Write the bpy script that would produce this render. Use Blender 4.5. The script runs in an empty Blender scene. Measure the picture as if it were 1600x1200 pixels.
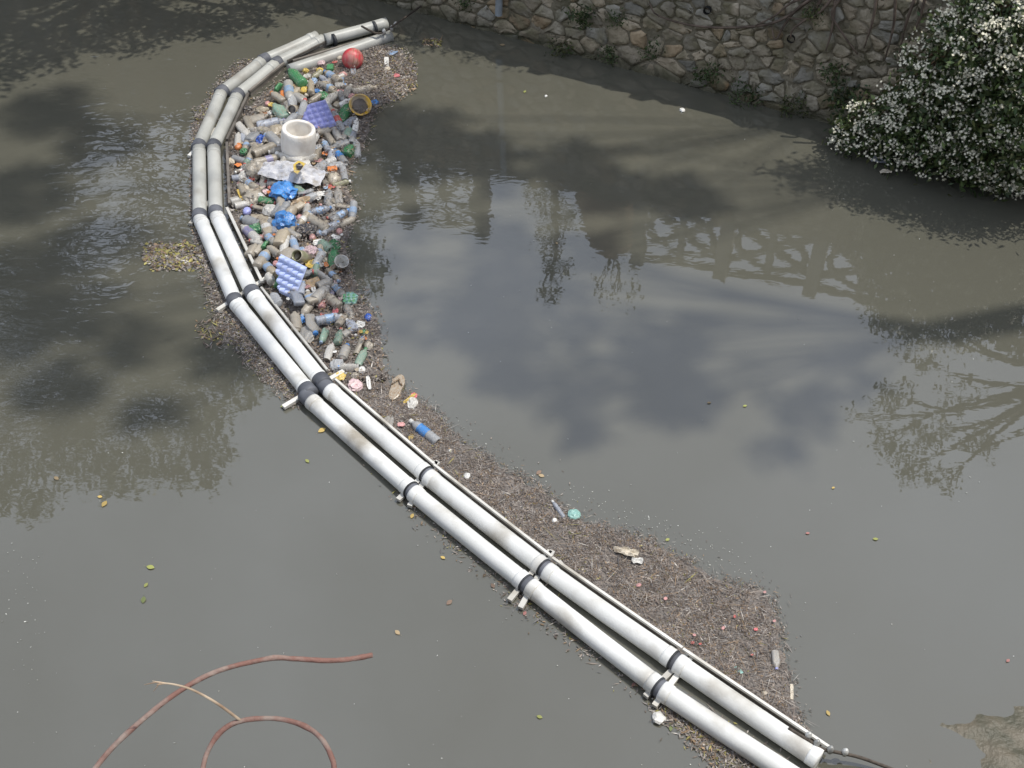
import bpy, bmesh, math, random
import numpy as np
from mathutils import Vector, Matrix, noise as mn

rng = np.random.default_rng(7)
random.seed(7)
S = bpy.context.scene
C = S.collection

# ------------------------------------------------------------------ camera, sky, sun, exposure
F, CAM_H, PITCH = 1900.0, 6.2, math.radians(45)
cam = bpy.data.objects.new('camera', bpy.data.cameras.new('camera'))
C.objects.link(cam)
cam.location = (0, 0, CAM_H)
cam.rotation_euler = (math.radians(90) - PITCH, 0, 0)
cam.data.sensor_width = 36
cam.data.lens = 36 * F / 1600
cam.data.clip_start = 0.05
cam.data.clip_end = 2000
S.camera = cam

SUN_EL, SUN_AZ = math.radians(65), math.radians(76)      # azimuth clockwise from +Y
SUNH = Vector((math.sin(SUN_AZ), math.cos(SUN_AZ), 0))
COT = 1 / math.tan(SUN_EL)
W = bpy.data.worlds.new('World'); S.world = W; W.use_nodes = True
nt = W.node_tree; nt.nodes.clear()
wo = nt.nodes.new('ShaderNodeOutputWorld'); bg = nt.nodes.new('ShaderNodeBackground')
sky = nt.nodes.new('ShaderNodeTexSky'); sky.sky_type = 'NISHITA'; sky.sun_disc = False
sky.sun_elevation = SUN_EL; sky.sun_rotation = SUN_AZ
sky.air_density = 1.2; sky.dust_density = 3.5; sky.ozone_density = 1.0
# thin bright cloud spread evenly over the whole dome
tc = nt.nodes.new('ShaderNodeTexCoord'); cn = nt.nodes.new('ShaderNodeTexNoise')
cn.inputs['Scale'].default_value = 2.2; cn.inputs['Detail'].default_value = 6; cn.inputs['Roughness'].default_value = 0.55
cr = nt.nodes.new('ShaderNodeValToRGB'); cr.color_ramp.elements[0].position = 0.38; cr.color_ramp.elements[1].position = 0.68
cr.color_ramp.elements[0].color = (0.35, 0.35, 0.35, 1); cr.color_ramp.elements[1].color = (0.95, 0.95, 0.95, 1)
mx = nt.nodes.new('ShaderNodeMix'); mx.data_type = 'RGBA'
mx.inputs['B'].default_value = (12.6, 13.9, 16.6, 1)
L = nt.links.new
L(tc.outputs['Generated'], cn.inputs['Vector']); L(cn.outputs['Fac'], cr.inputs['Fac'])
L(cr.outputs['Color'], mx.inputs['Factor']); L(sky.outputs['Color'], mx.inputs['A'])
L(mx.outputs['Result'], bg.inputs['Color']); L(bg.outputs['Background'], wo.inputs['Surface'])
bg.inputs['Strength'].default_value = 0.12

sun = bpy.data.objects.new('sun', bpy.data.lights.new('sun', 'SUN'))
C.objects.link(sun)
sun.data.energy = 4.8; sun.data.angle = math.radians(0.5); sun.data.color = (1, 0.96, 0.88)
sd = Vector((SUNH.x * math.cos(SUN_EL), SUNH.y * math.cos(SUN_EL), math.sin(SUN_EL)))
sun.rotation_euler = sd.to_track_quat('Z', 'Y').to_euler()
S.view_settings.view_transform = 'Standard'; S.view_settings.look = 'None'
S.view_settings.exposure = -0.55; S.view_settings.gamma = 1
S.render.engine = 'CYCLES'
S.cycles.use_denoising = True
S.cycles.max_bounces = 8; S.cycles.transparent_max_bounces = 12
S.cycles.caustics_reflective = False; S.cycles.caustics_refractive = False

# ------------------------------------------------------------------ helpers
def px(x, y, z=0.0):
    """the point at height z that the photograph shows at pixel x, y"""
    u, v = (x - 800) / F, (y - 600) / F
    d = Vector((u, math.cos(PITCH) - v * math.sin(PITCH), -math.sin(PITCH) - v * math.cos(PITCH)))
    t = (z - CAM_H) / d.z
    return Vector((d.x * t, d.y * t, z))
def pxa(P, z=0.0):
    P = np.asarray(P, float)
    u, v = (P[:, 0] - 800) / F, (P[:, 1] - 600) / F
    c = math.cos(PITCH); dz = -c * (1 + v); t = (z - CAM_H) / dz
    return np.stack([u * t, c * (1 - v) * t, np.full(len(P), z)], 1)
def scl(y, z=0.0):
    """pixels per metre across, at image row y"""
    v = (y - 600) / F
    return F / ((CAM_H - z) / (math.cos(PITCH) * (1 + v)))
def proj(p):
    Z = p[1] * math.cos(PITCH) + (CAM_H - p[2]) * math.sin(PITCH)
    up = p[1] * math.sin(PITCH) - (CAM_H - p[2]) * math.cos(PITCH)
    return 800 + F * p[0] / Z, 600 - F * up / Z
def lin(r, g, b):
    f = lambda c: (c / 255 / 12.92) if c <= 10 else ((c / 255 + 0.055) / 1.055) ** 2.4
    return (f(r), f(g), f(b), 1)

def mat(name, col, rough=0.6, col2=None, scale=8.0, spec=0.4, bump=0.0, bscale=None, island=False, rand=0.12,
        trans=0.0, dust=None, dust_amt=0.0, metal=0.0, contrast=(0.35, 0.65), wet=None):
    """procedural material: two tones mixed by noise, a brightness change from object to object, optional
    dust and see-through film"""
    m = bpy.data.materials.new(name); m.use_nodes = True
    t = m.node_tree; n = t.nodes; l = t.links.new
    b = n['Principled BSDF']; out = n['Material Output']
    b.inputs['Roughness'].default_value = rough
    b.inputs['Specular IOR Level'].default_value = spec
    b.inputs['Metallic'].default_value = metal
    co = n.new('ShaderNodeTexCoord'); oi = n.new('ShaderNodeObjectInfo')
    va = n.new('ShaderNodeVectorMath'); va.operation = 'ADD'
    vm = n.new('ShaderNodeVectorMath'); vm.operation = 'SCALE'; vm.inputs['Scale'].default_value = 37.0
    cmb = n.new('ShaderNodeCombineXYZ')
    for k in range(3): l(oi.outputs['Random'], cmb.inputs[k])
    l(cmb.outputs[0], vm.inputs[0]); l(co.outputs['Object'], va.inputs[0]); l(vm.outputs[0], va.inputs[1])
    nz = n.new('ShaderNodeTexNoise'); nz.inputs['Scale'].default_value = scale; nz.inputs['Detail'].default_value = 5
    l(va.outputs[0], nz.inputs['Vector'])
    mr = n.new('ShaderNodeMapRange'); mr.inputs[1].default_value = contrast[0]; mr.inputs[2].default_value = contrast[1]
    l(nz.outputs['Fac'], mr.inputs[0])
    mix = n.new('ShaderNodeMix'); mix.data_type = 'RGBA'
    mix.inputs['A'].default_value = col
    mix.inputs['B'].default_value = col2 if col2 else tuple(c * 0.75 for c in col[:3]) + (1,)
    l(mr.outputs[0], mix.inputs['Factor'])
    last = mix.outputs['Result']
    hsv = n.new('ShaderNodeHueSaturation')
    rr = n.new('ShaderNodeMapRange'); rr.inputs[3].default_value = 1 - rand * 2; rr.inputs[4].default_value = 1 + rand * 2
    if island:
        ge = n.new('ShaderNodeNewGeometry'); l(ge.outputs['Random Per Island'], rr.inputs[0])
    else:
        l(oi.outputs['Random'], rr.inputs[0])
    l(rr.outputs[0], hsv.inputs['Value']); l(last, hsv.inputs['Color']); last = hsv.outputs['Color']
    if dust:
        n2 = n.new('ShaderNodeTexNoise'); n2.inputs['Scale'].default_value = scale * 0.6; n2.inputs['Detail'].default_value = 6
        l(va.outputs[0], n2.inputs['Vector'])
        r2 = n.new('ShaderNodeMapRange'); r2.inputs[1].default_value = 0.62 - dust_amt * 0.5; r2.inputs[2].default_value = 0.80 - dust_amt * 0.4
        l(n2.outputs['Fac'], r2.inputs[0])
        mx2 = n.new('ShaderNodeMix'); mx2.data_type = 'RGBA'; mx2.inputs['B'].default_value = dust
        l(r2.outputs[0], mx2.inputs['Factor']); l(last, mx2.inputs['A']); last = mx2.outputs['Result']
    if wet:            # tide stain: what stands below this height is soaked and slimy
        ge2 = n.new('ShaderNodeNewGeometry'); sx = n.new('ShaderNodeSeparateXYZ'); l(ge2.outputs['Position'], sx.inputs[0])
        wn = n.new('ShaderNodeTexNoise'); wn.inputs['Scale'].default_value = 6; l(ge2.outputs['Position'], wn.inputs['Vector'])
        ad = n.new('ShaderNodeMath'); ad.operation = 'MULTIPLY_ADD'; l(wn.outputs['Fac'], ad.inputs[0]); ad.inputs[1].default_value = -.16; l(sx.outputs[2], ad.inputs[2])
        wr = n.new('ShaderNodeMapRange'); wr.inputs[1].default_value = wet - .08; wr.inputs[2].default_value = wet + .02; wr.inputs[3].default_value = 1; wr.inputs[4].default_value = 0
        l(ad.outputs[0], wr.inputs[0]); wm = n.new('ShaderNodeMix'); wm.data_type = 'RGBA'; wm.inputs['B'].default_value = lin(74, 74, 58)
        wf = n.new('ShaderNodeMath'); wf.operation = 'MULTIPLY'; wf.inputs[1].default_value = .75; l(wr.outputs[0], wf.inputs[0])
        l(wf.outputs[0], wm.inputs['Factor']); l(last, wm.inputs['A']); last = wm.outputs['Result']
    l(last, b.inputs['Base Color'])
    if bump:
        bn = n.new('ShaderNodeTexNoise'); bn.inputs['Scale'].default_value = bscale or scale * 2; bn.inputs['Detail'].default_value = 5
        l(va.outputs[0], bn.inputs['Vector'])
        bp = n.new('ShaderNodeBump'); bp.inputs['Distance'].default_value = bump; bp.inputs['Strength'].default_value = 1
        l(bn.outputs['Fac'], bp.inputs['Height']); l(bp.outputs['Normal'], b.inputs['Normal'])
    if trans:
        tr = n.new('ShaderNodeBsdfTransparent'); ms = n.new('ShaderNodeMixShader')
        l(last, tr.inputs['Color'])
        if dust:
            rt = n.new('ShaderNodeMapRange'); rt.inputs[3].default_value = trans; rt.inputs[4].default_value = trans * 0.15
            l(r2.outputs[0], rt.inputs[0]); l(rt.outputs[0], ms.inputs[0])
        else:
            ms.inputs[0].default_value = trans
        l(b.outputs[0], ms.inputs[1]); l(tr.outputs[0], ms.inputs[2]); l(ms.outputs[0], out.inputs['Surface'])
    return m

def mesh_of(name, v, f, mats=None, smooth=True, mi=None):
    me = bpy.data.meshes.new(name)
    me.from_pydata([tuple(p) for p in v], [], [tuple(q) for q in f])
    for m in (mats if isinstance(mats, (list, tuple)) else [mats]):
        if m: me.materials.append(m)
    if smooth: me.polygons.foreach_set('use_smooth', [True] * len(me.polygons))
    if mi is not None: me.polygons.foreach_set('material_index', np.asarray(mi, np.int32))
    me.update()
    return me
def quads_mesh(name, V, mats, mi=None):
    """V: (n,4,3) quads, made fast"""
    n = len(V); me = bpy.data.meshes.new(name)
    me.vertices.add(n * 4); me.vertices.foreach_set('co', np.ascontiguousarray(V, np.float32).ravel())
    me.loops.add(n * 4); me.loops.foreach_set('vertex_index', np.arange(n * 4, dtype=np.int32))
    me.polygons.add(n); me.polygons.foreach_set('loop_start', np.arange(0, n * 4, 4, dtype=np.int32))
    for m in mats: me.materials.append(m)
    if mi is not None: me.polygons.foreach_set('material_index', np.asarray(mi, np.int32))
    me.update(calc_edges=True)
    return me
def obj(name, me, parent=None, loc=None, rot=None, scale=None):
    o = bpy.data.objects.new(name, me); C.objects.link(o)
    if parent: o.parent = parent
    if loc is not None: o.location = loc
    if rot is not None: o.rotation_euler = rot
    if scale is not None: o.scale = scale if hasattr(scale, '__len__') else (scale,) * 3
    return o
def tag(o, label=None, cat=None, group=None, kind=None):
    if label: o['label'] = label
    if cat: o['category'] = cat
    if group: o['group'] = group
    if kind: o['kind'] = kind
    return o
def empty(name, loc=(0, 0, 0)):
    o = bpy.data.objects.new(name, None); C.objects.link(o); o.location = loc; o.empty_display_size = 0.1
    return o
def tube(pts, rad, seg=8, caps=True, wob=0.0):
    pts = [Vector(p) for p in pts]; n = len(pts)
    rad = rad if hasattr(rad, '__len__') else [rad] * n
    v, f = [], []; nrm = None
    for i, p in enumerate(pts):
        d = (pts[min(i + 1, n - 1)] - pts[max(i - 1, 0)]).normalized()
        if nrm is None:
            nrm = d.cross(Vector((0, 0, 1))) if abs(d.z) < 0.95 else d.cross(Vector((1, 0, 0)))
        nrm = (nrm - d * nrm.dot(d)).normalized(); b = d.cross(nrm)
        for k in range(seg):
            a = 2 * math.pi * k / seg; r = rad[i] * (1 + (wob * random.uniform(-1, 1) if wob else 0))
            v.append(p + nrm * (math.cos(a) * r) + b * (math.sin(a) * r))
    for i in range(n - 1):
        for k in range(seg):
            a, b2 = i * seg + k, i * seg + (k + 1) % seg
            f.append((a, b2, b2 + seg, a + seg))
    if caps:
        f.append(tuple(range(seg - 1, -1, -1))); f.append(tuple((n - 1) * seg + k for k in range(seg)))
    return v, f
def join(*vf):
    V, Fc = [], []
    for v, f in vf:
        o = len(V); V += list(v); Fc += [tuple(i + o for i in q) for q in f]
    return V, Fc
def box(c, ax, ay, az):
    """box with centre c and half-axis vectors"""
    c, ax, ay, az = map(Vector, (c, ax, ay, az))
    v = [c + ax * i + ay * j + az * k for i in (-1, 1) for j in (-1, 1) for k in (-1, 1)]
    f = [(0, 1, 3, 2), (4, 6, 7, 5), (0, 4, 5, 1), (2, 3, 7, 6), (0, 2, 6, 4), (1, 5, 7, 3)]
    return v, f
def smooth_path(pts, n=6):
    pts = [Vector(p) for p in pts]; out = []
    P = [pts[0] * 2 - pts[1]] + pts + [pts[-1] * 2 - pts[-2]]
    for i in range(1, len(P) - 2):
        for k in range(n):
            t = k / n; a, b, c, d = P[i - 1], P[i], P[i + 1], P[i + 2]
            out.append(0.5 * ((2 * b) + (c - a) * t + (2 * a - 5 * b + 4 * c - d) * t * t + (3 * b - a - 3 * c + d) * t ** 3))
    out.append(pts[-1]); return out
def inside(P, poly):
    P = np.asarray(P); poly = np.asarray(poly); r = np.zeros(len(P), bool); j = len(poly) - 1
    for i in range(len(poly)):
        xi, yi = poly[i]; xj, yj = poly[j]
        c = ((yi > P[:, 1]) != (yj > P[:, 1])) & (P[:, 0] < (xj - xi) * (P[:, 1] - yi) / (yj - yi + 1e-9) + xi)
        r ^= c; j = i
    return r

# ------------------------------------------------------------------ water
def water_material():
    m = bpy.data.materials.new('murky_water'); m.use_nodes = True
    t = m.node_tree; n = t.nodes; l = t.links.new; b = n['Principled BSDF']
    co = n.new('ShaderNodeTexCoord')
    nz = n.new('ShaderNodeTexNoise'); nz.inputs['Scale'].default_value = 0.5; nz.inputs['Detail'].default_value = 4
    l(co.outputs['Object'], nz.inputs['Vector'])
    mix = n.new('ShaderNodeMix'); mix.data_type = 'RGBA'
    mix.inputs['A'].default_value = (0.096, 0.093, 0.072, 1); mix.inputs['B'].default_value = (0.110, 0.107, 0.085, 1)
    l(nz.outputs['Fac'], mix.inputs['Factor']); l(mix.outputs['Result'], b.inputs['Base Color'])
    b.inputs['Roughness'].default_value = 0.012; b.inputs['IOR'].default_value = 1.9
    # ripples: calm sheet, choppier where the current runs against the boom on the left
    sep = n.new('ShaderNodeSeparateXYZ'); l(co.outputs['Object'], sep.inputs[0])
    def rng_(sock, a, bb, lo=0.0, hi=1.0):
        r = n.new('ShaderNodeMapRange'); r.interpolation_type = 'SMOOTHSTEP'
        r.inputs[1].default_value = a; r.inputs[2].default_value = bb; r.inputs[3].default_value = lo; r.inputs[4].default_value = hi
        l(sock, r.inputs[0]); return r.outputs[0]
    wob = n.new('ShaderNodeTexNoise'); wob.inputs['Scale'].default_value = 0.8; l(co.outputs['Object'], wob.inputs['Vector'])
    def math_(op, a, c):
        q = n.new('ShaderNodeMath'); q.operation = op
        for k, s in enumerate((a, c)):
            if isinstance(s, (int, float)): q.inputs[k].default_value = s
            else: l(s, q.inputs[k])
        return q.outputs[0]
    lx = rng_(sep.outputs[0], -1.9, -3.0)          # left
    ly = rng_(sep.outputs[1], 5.4, 6.6)            # away from the camera
    left = math_('MULTIPLY', lx, ly)
    patch = rng_(wob.outputs['Fac'], 0.35, 0.65, 0.35, 1.0)
    left = math_('MULTIPLY', left, patch)
    mid = math_('MULTIPLY', rng_(sep.outputs[1], 7.2, 8.2), rng_(sep.outputs[1], 10.2, 9.2))
    mid = math_('MULTIPLY', mid, patch)
    h1 = n.new('ShaderNodeTexNoise'); h1.inputs['Scale'].default_value = 7; h1.inputs['Detail'].default_value = 2; h1.inputs['Distortion'].default_value = 0.6
    mp = n.new('ShaderNodeMapping'); mp.inputs['Scale'].default_value = (0.8, 1.7, 1); mp.inputs['Rotation'].default_value = (0, 0, 0.35)
    l(co.outputs['Object'], mp.inputs[0]); l(mp.outputs[0], h1.inputs['Vector'])
    h2 = n.new('ShaderNodeTexNoise'); h2.inputs['Scale'].default_value = 3.0; h2.inputs['Detail'].default_value = 2
    l(mp.outputs[0], h2.inputs['Vector'])
    amp = math_('ADD', math_('ADD', math_('MULTIPLY', left, 0.26), math_('MULTIPLY', mid, 0.045)), 0.014)
    hh = math_('ADD', math_('MULTIPLY', h1.outputs['Fac'], amp), math_('MULTIPLY', h2.outputs['Fac'], math_('MULTIPLY', amp, 1.2)))
    bp = n.new('ShaderNodeBump'); bp.inputs['Distance'].default_value = 0.022; bp.inputs['Strength'].default_value = 1.0
    l(hh, bp.inputs['Height']); l(bp.outputs['Normal'], b.inputs['Normal'])
    return m
me = mesh_of('water', [(-80, -6, 0), (80, -6, 0), (80, 90, 0), (-80, 90, 0)], [(0, 1, 2, 3)], water_material(), smooth=False)
tag(obj('water', me), 'murky grey-green river water', kind='structure')

# ------------------------------------------------------------------ far bank: wall of stones
W0 = Vector((-1.32, 11.86, 0)); WD = Vector((0.8807, -0.4737, 0)).normalized(); WN = Vector((-WD.y, WD.x, 0))   # WN points into the bank
if WN.y < 0: WN = -WN
def wtop(s): return 2.0 - 0.14 * (max(-3, min(s, 5)) - .5)
def wp(s, z, off=0.0): return W0 + WD * s + WN * (off + 0.06 * z) + Vector((0, 0, z))
M_mortar = mat('mortar', lin(140, 132, 116), 0.95, lin(94, 90, 73), 3, 0.2, 0.03, 22, wet=.03)
M_stone = [mat('stone_%d' % i, lin(*c), 0.9, lin(*d), 7, 0.25, 0.02, 26, rand=0.13, dust=lin(124, 118, 96), dust_amt=0.34, wet=.03) for i, (c, d) in enumerate([
    ((174, 163, 144), (144, 135, 118)), ((165, 157, 140), (137, 130, 115)), ((182, 169, 147), (152, 140, 120)),
    ((168, 150, 124), (140, 122, 98)), ((156, 152, 141), (128, 125, 115)), ((180, 150, 114), (148, 120, 88))])]
wall = empty('stone_wall', wp(0, 0))
tag(wall, 'rubble stone retaining wall in shade along the far bank', 'wall')
def rel(o, parent):
    """parent o keeping its world coordinates (parent only has a location)"""
    o.parent = parent; o.location = Vector(o.location) - parent.location
    return o
s0, s1 = -16.0, 13.0
MB = -.003
bv = [wp(s0, -0.5, MB), wp(s1, -0.5, MB), wp(s1, wtop(s1) - .02, MB), wp(5, wtop(5) - .02, MB), wp(-3, wtop(-3) - .02, MB), wp(s0, wtop(s0) - .02, MB)]
bv += [p + WN * 0.5 for p in bv]
bf = [(0, 1, 2, 3, 4, 5)] + [(i, (i + 1) % 6, (i + 1) % 6 + 6, i + 6) for i in range(6)]
rel(obj('mortar_backing', mesh_of('mortar_backing', bv, bf, M_mortar, False)), wall)

def voronoi_wall():
    seeds = []
    z = -0.12
    row = 0
    while z < 2.5:
        h = random.uniform(0.09, 0.14)
        s = s0 + random.uniform(0, 0.3)
        while s < s1:
            w = random.choice((.08, .11, .15, .19, .23, .32)) * random.uniform(.85, 1.15)
            if random.random() > .10: seeds.append((s + w / 2, z + random.uniform(-0.05, 0.05)))
            s += w
        z += h; row += 1
    P = np.array(seeds); cells = []
    for i, (x, y) in enumerate(P):
        d = np.hypot((P[:, 0] - x), (P[:, 1] - y) * 1.35); idx = np.argpartition(d, 24)[:25]; idx = idx[idx != i]
        poly = [(x - .5, y - .4), (x + .5, y - .4), (x + .5, y + .4), (x - .5, y + .4)]
        for j in idx:
            qx, qy = P[j]; nx, ny = (qx - x), (qy - y) * 1.35 ** 2
            cxm, cym = (x + qx) / 2, (y + qy) / 2
            new = []
            for k in range(len(poly)):
                a, b = poly[k], poly[(k + 1) % len(poly)]
                da = (a[0] - cxm) * nx + (a[1] - cym) * ny; db = (b[0] - cxm) * nx + (b[1] - cym) * ny
                if da <= 0: new.append(a)
                if (da < 0) != (db < 0) and abs(da - db) > 1e-9:
                    t = da / (da - db); new.append((a[0] + (b[0] - a[0]) * t, a[1] + (b[1] - a[1]) * t))
            poly = new
            if len(poly) < 3: break
        if len(poly) >= 3: cells.append(((x, y), poly))
    return cells
def stone_geo(poly, gap, proud):
    """rings in (s, z, out): outline rounded by corner cutting, then a domed uneven face"""
    P = np.array(poly); c = P.mean(0)
    Q = []
    for k in range(len(P)):
        a, b = P[k], P[(k + 1) % len(P)]
        if np.hypot(*(b - a)) < 0.015: Q.append((a + b) / 2); continue
        Q += [a * .90 + b * .10, a * .5 + b * .5 + rng.normal(0, .006, 2), a * .10 + b * .90]
    Q = np.array(Q); R = np.hypot(*(Q - c).T)[:, None]
    Q = c + (Q - c) * (1 - gap / np.maximum(R, .03)) + rng.normal(0, .004, Q.shape)
    r1 = Q; r2 = c + (Q - c) * .93; r3 = c + (Q - c) * .60
    n = len(Q); j = lambda s: rng.normal(0, s, n)
    tilt = rng.normal(0, .10, 2)
    hz = lambda q, o, s: o + (q - c) @ tilt + j(s)
    V = np.concatenate([np.c_[r1, np.full(n, -0.045)], np.c_[r2, hz(r2, proud * .85, .004)], np.c_[r3, hz(r3, proud, .006)], [[*c, proud * 1.1]]])
    f = []
    for r in range(2):
        for k in range(n):
            k2 = (k + 1) % n; f.append((r * n + k, r * n + k2, (r + 1) * n + k2, (r + 1) * n + k))
    for k in range(n): f.append((2 * n + k, 2 * n + (k + 1) % n, 3 * n))
    return V, f, c
rest = []; shown = []
for (x, y), poly in voronoi_wall():
    if y > wtop(x) - .06: continue
    gap = random.uniform(.003, .010); proud = random.uniform(.006, .026)
    V, f, c = stone_geo(poly, gap, proud)
    pw = [wp(a, b, -o) for a, b, o in V]
    u, v = proj(wp(c[0], c[1]))
    base = wp(c[0], c[1])
    vis = -25 < u < 1625 and v > -25 and c[1] > -.12
    (shown if vis else rest).append((pw, f, base, u, c))
shown.sort(key=lambda q: -len(q[0]))
for i, (pw, f, base, u, c) in enumerate(shown):
    if i >= 300: rest.append((pw, f, base, u, c)); continue
    k = random.choices(range(6), [4, 4, 3, 1.2, 3, .22])[0]
    me = mesh_of('stone', [p - base for p in pw], f, M_stone[k], True)
    o = obj('stone', me, wall, base - wall.location)
ri = []; rv = []; rf = []
for pw, f, b, u, c in rest:
    o_ = len(rv); rv += pw; rf += [tuple(i + o_ for i in q) for q in f]; ri += [random.randrange(5)] * len(f)
rel(tag(obj('outer_stones', mesh_of('outer_stones', rv, rf, M_stone, True, ri)), kind='stuff'), wall)

# bank top behind the wall
M_soil = mat('bank_soil', lin(104, 92, 74), 0.95, lin(72, 74, 50), 2, 0.2, .03, 12)
g = []
sp = [-60, -16, -3, 2, 5, 10, 40]
for s in sp: g += [wp(s, wtop(s) - .01, .05), wp(s, wtop(s) + .1, 6) , wp(s, wtop(s) + .6, 60)]
gf = [(3 * i + k, 3 * i + 3 + k, 3 * i + 4 + k, 3 * i + 1 + k) for i in range(len(sp) - 1) for k in range(2)]
tag(obj('far_bank_ground', mesh_of('far_bank_ground', g, gf, M_soil)), 'earth of the far bank above the wall', kind='structure')

# weep holes, seen as short dark pipes let into the wall
M_dark = mat('dark_iron', lin(40, 38, 36), .8)
M_pvcgrey = mat('pvc_grey', lin(150, 158, 164), .45, lin(120, 126, 130), 6)
def on_wall(x, y, off=0.0):
    """point of the wall face at pixel"""
    u, v = (x - 800) / F, (y - 600) / F; c = math.cos(PITCH)
    d = Vector((u, c * (1 - v), -c * (1 + v))); o = Vector((0, 0, CAM_H)); t0 = 0
    t = 10.0
    for _ in range(30):
        p = o + d * t; e = (p - W0).dot(WN) - off - .06 * p.z
        t -= e / (d.dot(WN) - .06 * d.z)
    return o + d * t
for x, y, nm in ((1107, 14, 'round weep hole pipe in the wall left of the dead roots'), (1238, 58, 'round weep hole pipe in the wall under the dead roots')):
    p = on_wall(x, y); v, f = tube([p - WN * .05, p + WN * .1], .035, 10, False)
    v2, f2 = tube([p + WN * .0, p + WN * .1], .03, 10, True)
    o = obj('weep_pipe', mesh_of('weep_pipe', *join((v, f), (v2, f2)), M_dark), loc=(0, 0, 0))
    tag(o, nm, 'drain pipe')
# down pipe
p = on_wall(780, 23, -.06)
s_dp = (p - W0).dot(WD)
dp = [wp(s_dp, p.z, -.07), wp(s_dp, wtop(s_dp) - .1, -.07)]
o = empty('drain_pipe', dp[0]); tag(o, 'grey plastic downpipe ending low on the stone wall', 'drain pipe')
v, f = tube(dp, .036, 12, False); v2, f2 = tube([dp[1], dp[0]], .031, 12, False)
rel(obj('pipe', mesh_of('pipe', *join((v, f), (v2, f2)), M_pvcgrey)), o)
for z in (p.z + .25, 1.2):
    v, f = tube([wp(s_dp, z, -.07), wp(s_dp, z + .03, -.07)], .042, 12)
    rel(obj('bracket', mesh_of('bracket', v, f, M_dark)), o)

# railing on the wall top, two runs with an opening between
M_conc = mat('railing_concrete', lin(150, 146, 138), .9, lin(110, 106, 98), 4, .2, .01, 30)
def railing(sa, sb, npan, label):
    r = empty('railing', wp(sa, wtop(sa), .25)); tag(r, label, 'railing', 'railings on the far bank')
    O = .25; H = lambda s: 1.1 - .05 * max(0, s)
    for i in range(npan + 1):
        s = sa + (sb - sa) * i / npan; z0, h = wtop(s), H(s)
        v, f = box(wp(s, z0 + h / 2 - .02, O), WD * .07, WN * .07, Vector((0, 0, h / 2 + .06)))
        rel(obj('post', mesh_of('post', v, f, M_conc, False)), r)
        if i == npan: break
        t = sa + (sb - sa) * (i + 1) / npan
        for k, zz in enumerate((.12, H(s))):
            a, b = wp(s + .07, wtop(s) + zz - .04, O), wp(t - .07, wtop(t) + (zz if k == 0 else H(t)) - .04, O)
            v, f = tube([a, b], .045, 6); rel(obj('rail', mesh_of('rail', v, f, M_conc, False)), r)
        m_ = (s + t) / 2; cz = wtop(m_) + H(m_) * .5
        for a, b in (((s + .06, .16), (t - .06, -.2)), ((s + .06, -.2), (t - .06, .16)), ((m_, .1), (m_, -.12))):
            fz = lambda q: (wtop(q[0]) + q[1]) if q[1] > 0 else (wtop(q[0]) + H(q[0]) + q[1])
            v, f = tube([wp(a[0], fz(a), O), wp(b[0], fz(b), O)], .045, 6)
            rel(obj('brace', mesh_of('brace', v, f, M_conc, False)), r)
        arc = [wp(m_ + (t - s) * .38 * math.cos(q), cz + H(m_) * .30 * math.sin(q), O) for q in np.linspace(0, 2 * math.pi, 17)]
        v, f = tube(arc, .04, 6, False); rel(obj('ring', mesh_of('ring', v, f, M_conc, False)), r)
railing(-3.3, .88, 4, 'braced concrete railing on the wall top left of the opening')
railing(2.92, 6.9, 4, 'braced concrete railing on the wall top right of the opening')

# ------------------------------------------------------------------ trees
M_bark = mat('bark', lin(92, 80, 66), .95, lin(58, 50, 42), 6, .2, .02, 25)
M_leaf = [mat('leaf_%d' % i, c, .55, tuple(x * .7 for x in c[:3]) + (1,), 3, .35, island=True, rand=.2) for i, c in enumerate(
    [(.045, .075, .022, 1), (.065, .095, .03, 1), (.035, .06, .022, 1), (.09, .10, .035, 1)])]
def leaf_cloud(cs, n, size, squash=1.0, droop=0.0):
    """n leaf quads in clumps around the blobs cs = [(centre, radius)]"""
    cs = [(np.array(c, float), r) for c, r in cs]; w = np.array([r ** 2 for _, r in cs]); w = w / w.sum()
    k = rng.choice(len(cs), n // 14, p=w)
    cc = np.array([cs[i][0] for i in k]); rr = np.array([cs[i][1] for i in k])
    d = rng.normal(size=(len(k), 3)); d /= np.linalg.norm(d, axis=1)[:, None]
    cl = cc + d * (rr * rng.uniform(.45, 1.0, len(k)) ** .6)[:, None] * np.array([1, 1, squash])
    pos = np.repeat(cl, 14, 0) + rng.normal(0, 1, (len(cl) * 14, 3)) * (np.repeat(rr, 14)[:, None] * .13 + .03)
    m = len(pos)
    a = rng.normal(size=(m, 3)); a[:, 2] -= droop; a /= np.linalg.norm(a, axis=1)[:, None]
    b = np.cross(a, rng.normal(size=(m, 3))); b /= np.linalg.norm(b, axis=1)[:, None]
    L_ = size * rng.uniform(.6, 1.3, m)[:, None]; Wd = L_ * .42
    return np.stack([pos - a * L_ * .5, pos + b * Wd * .5, pos + a * L_ * .5, pos - b * Wd * .5], 1)
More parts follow.
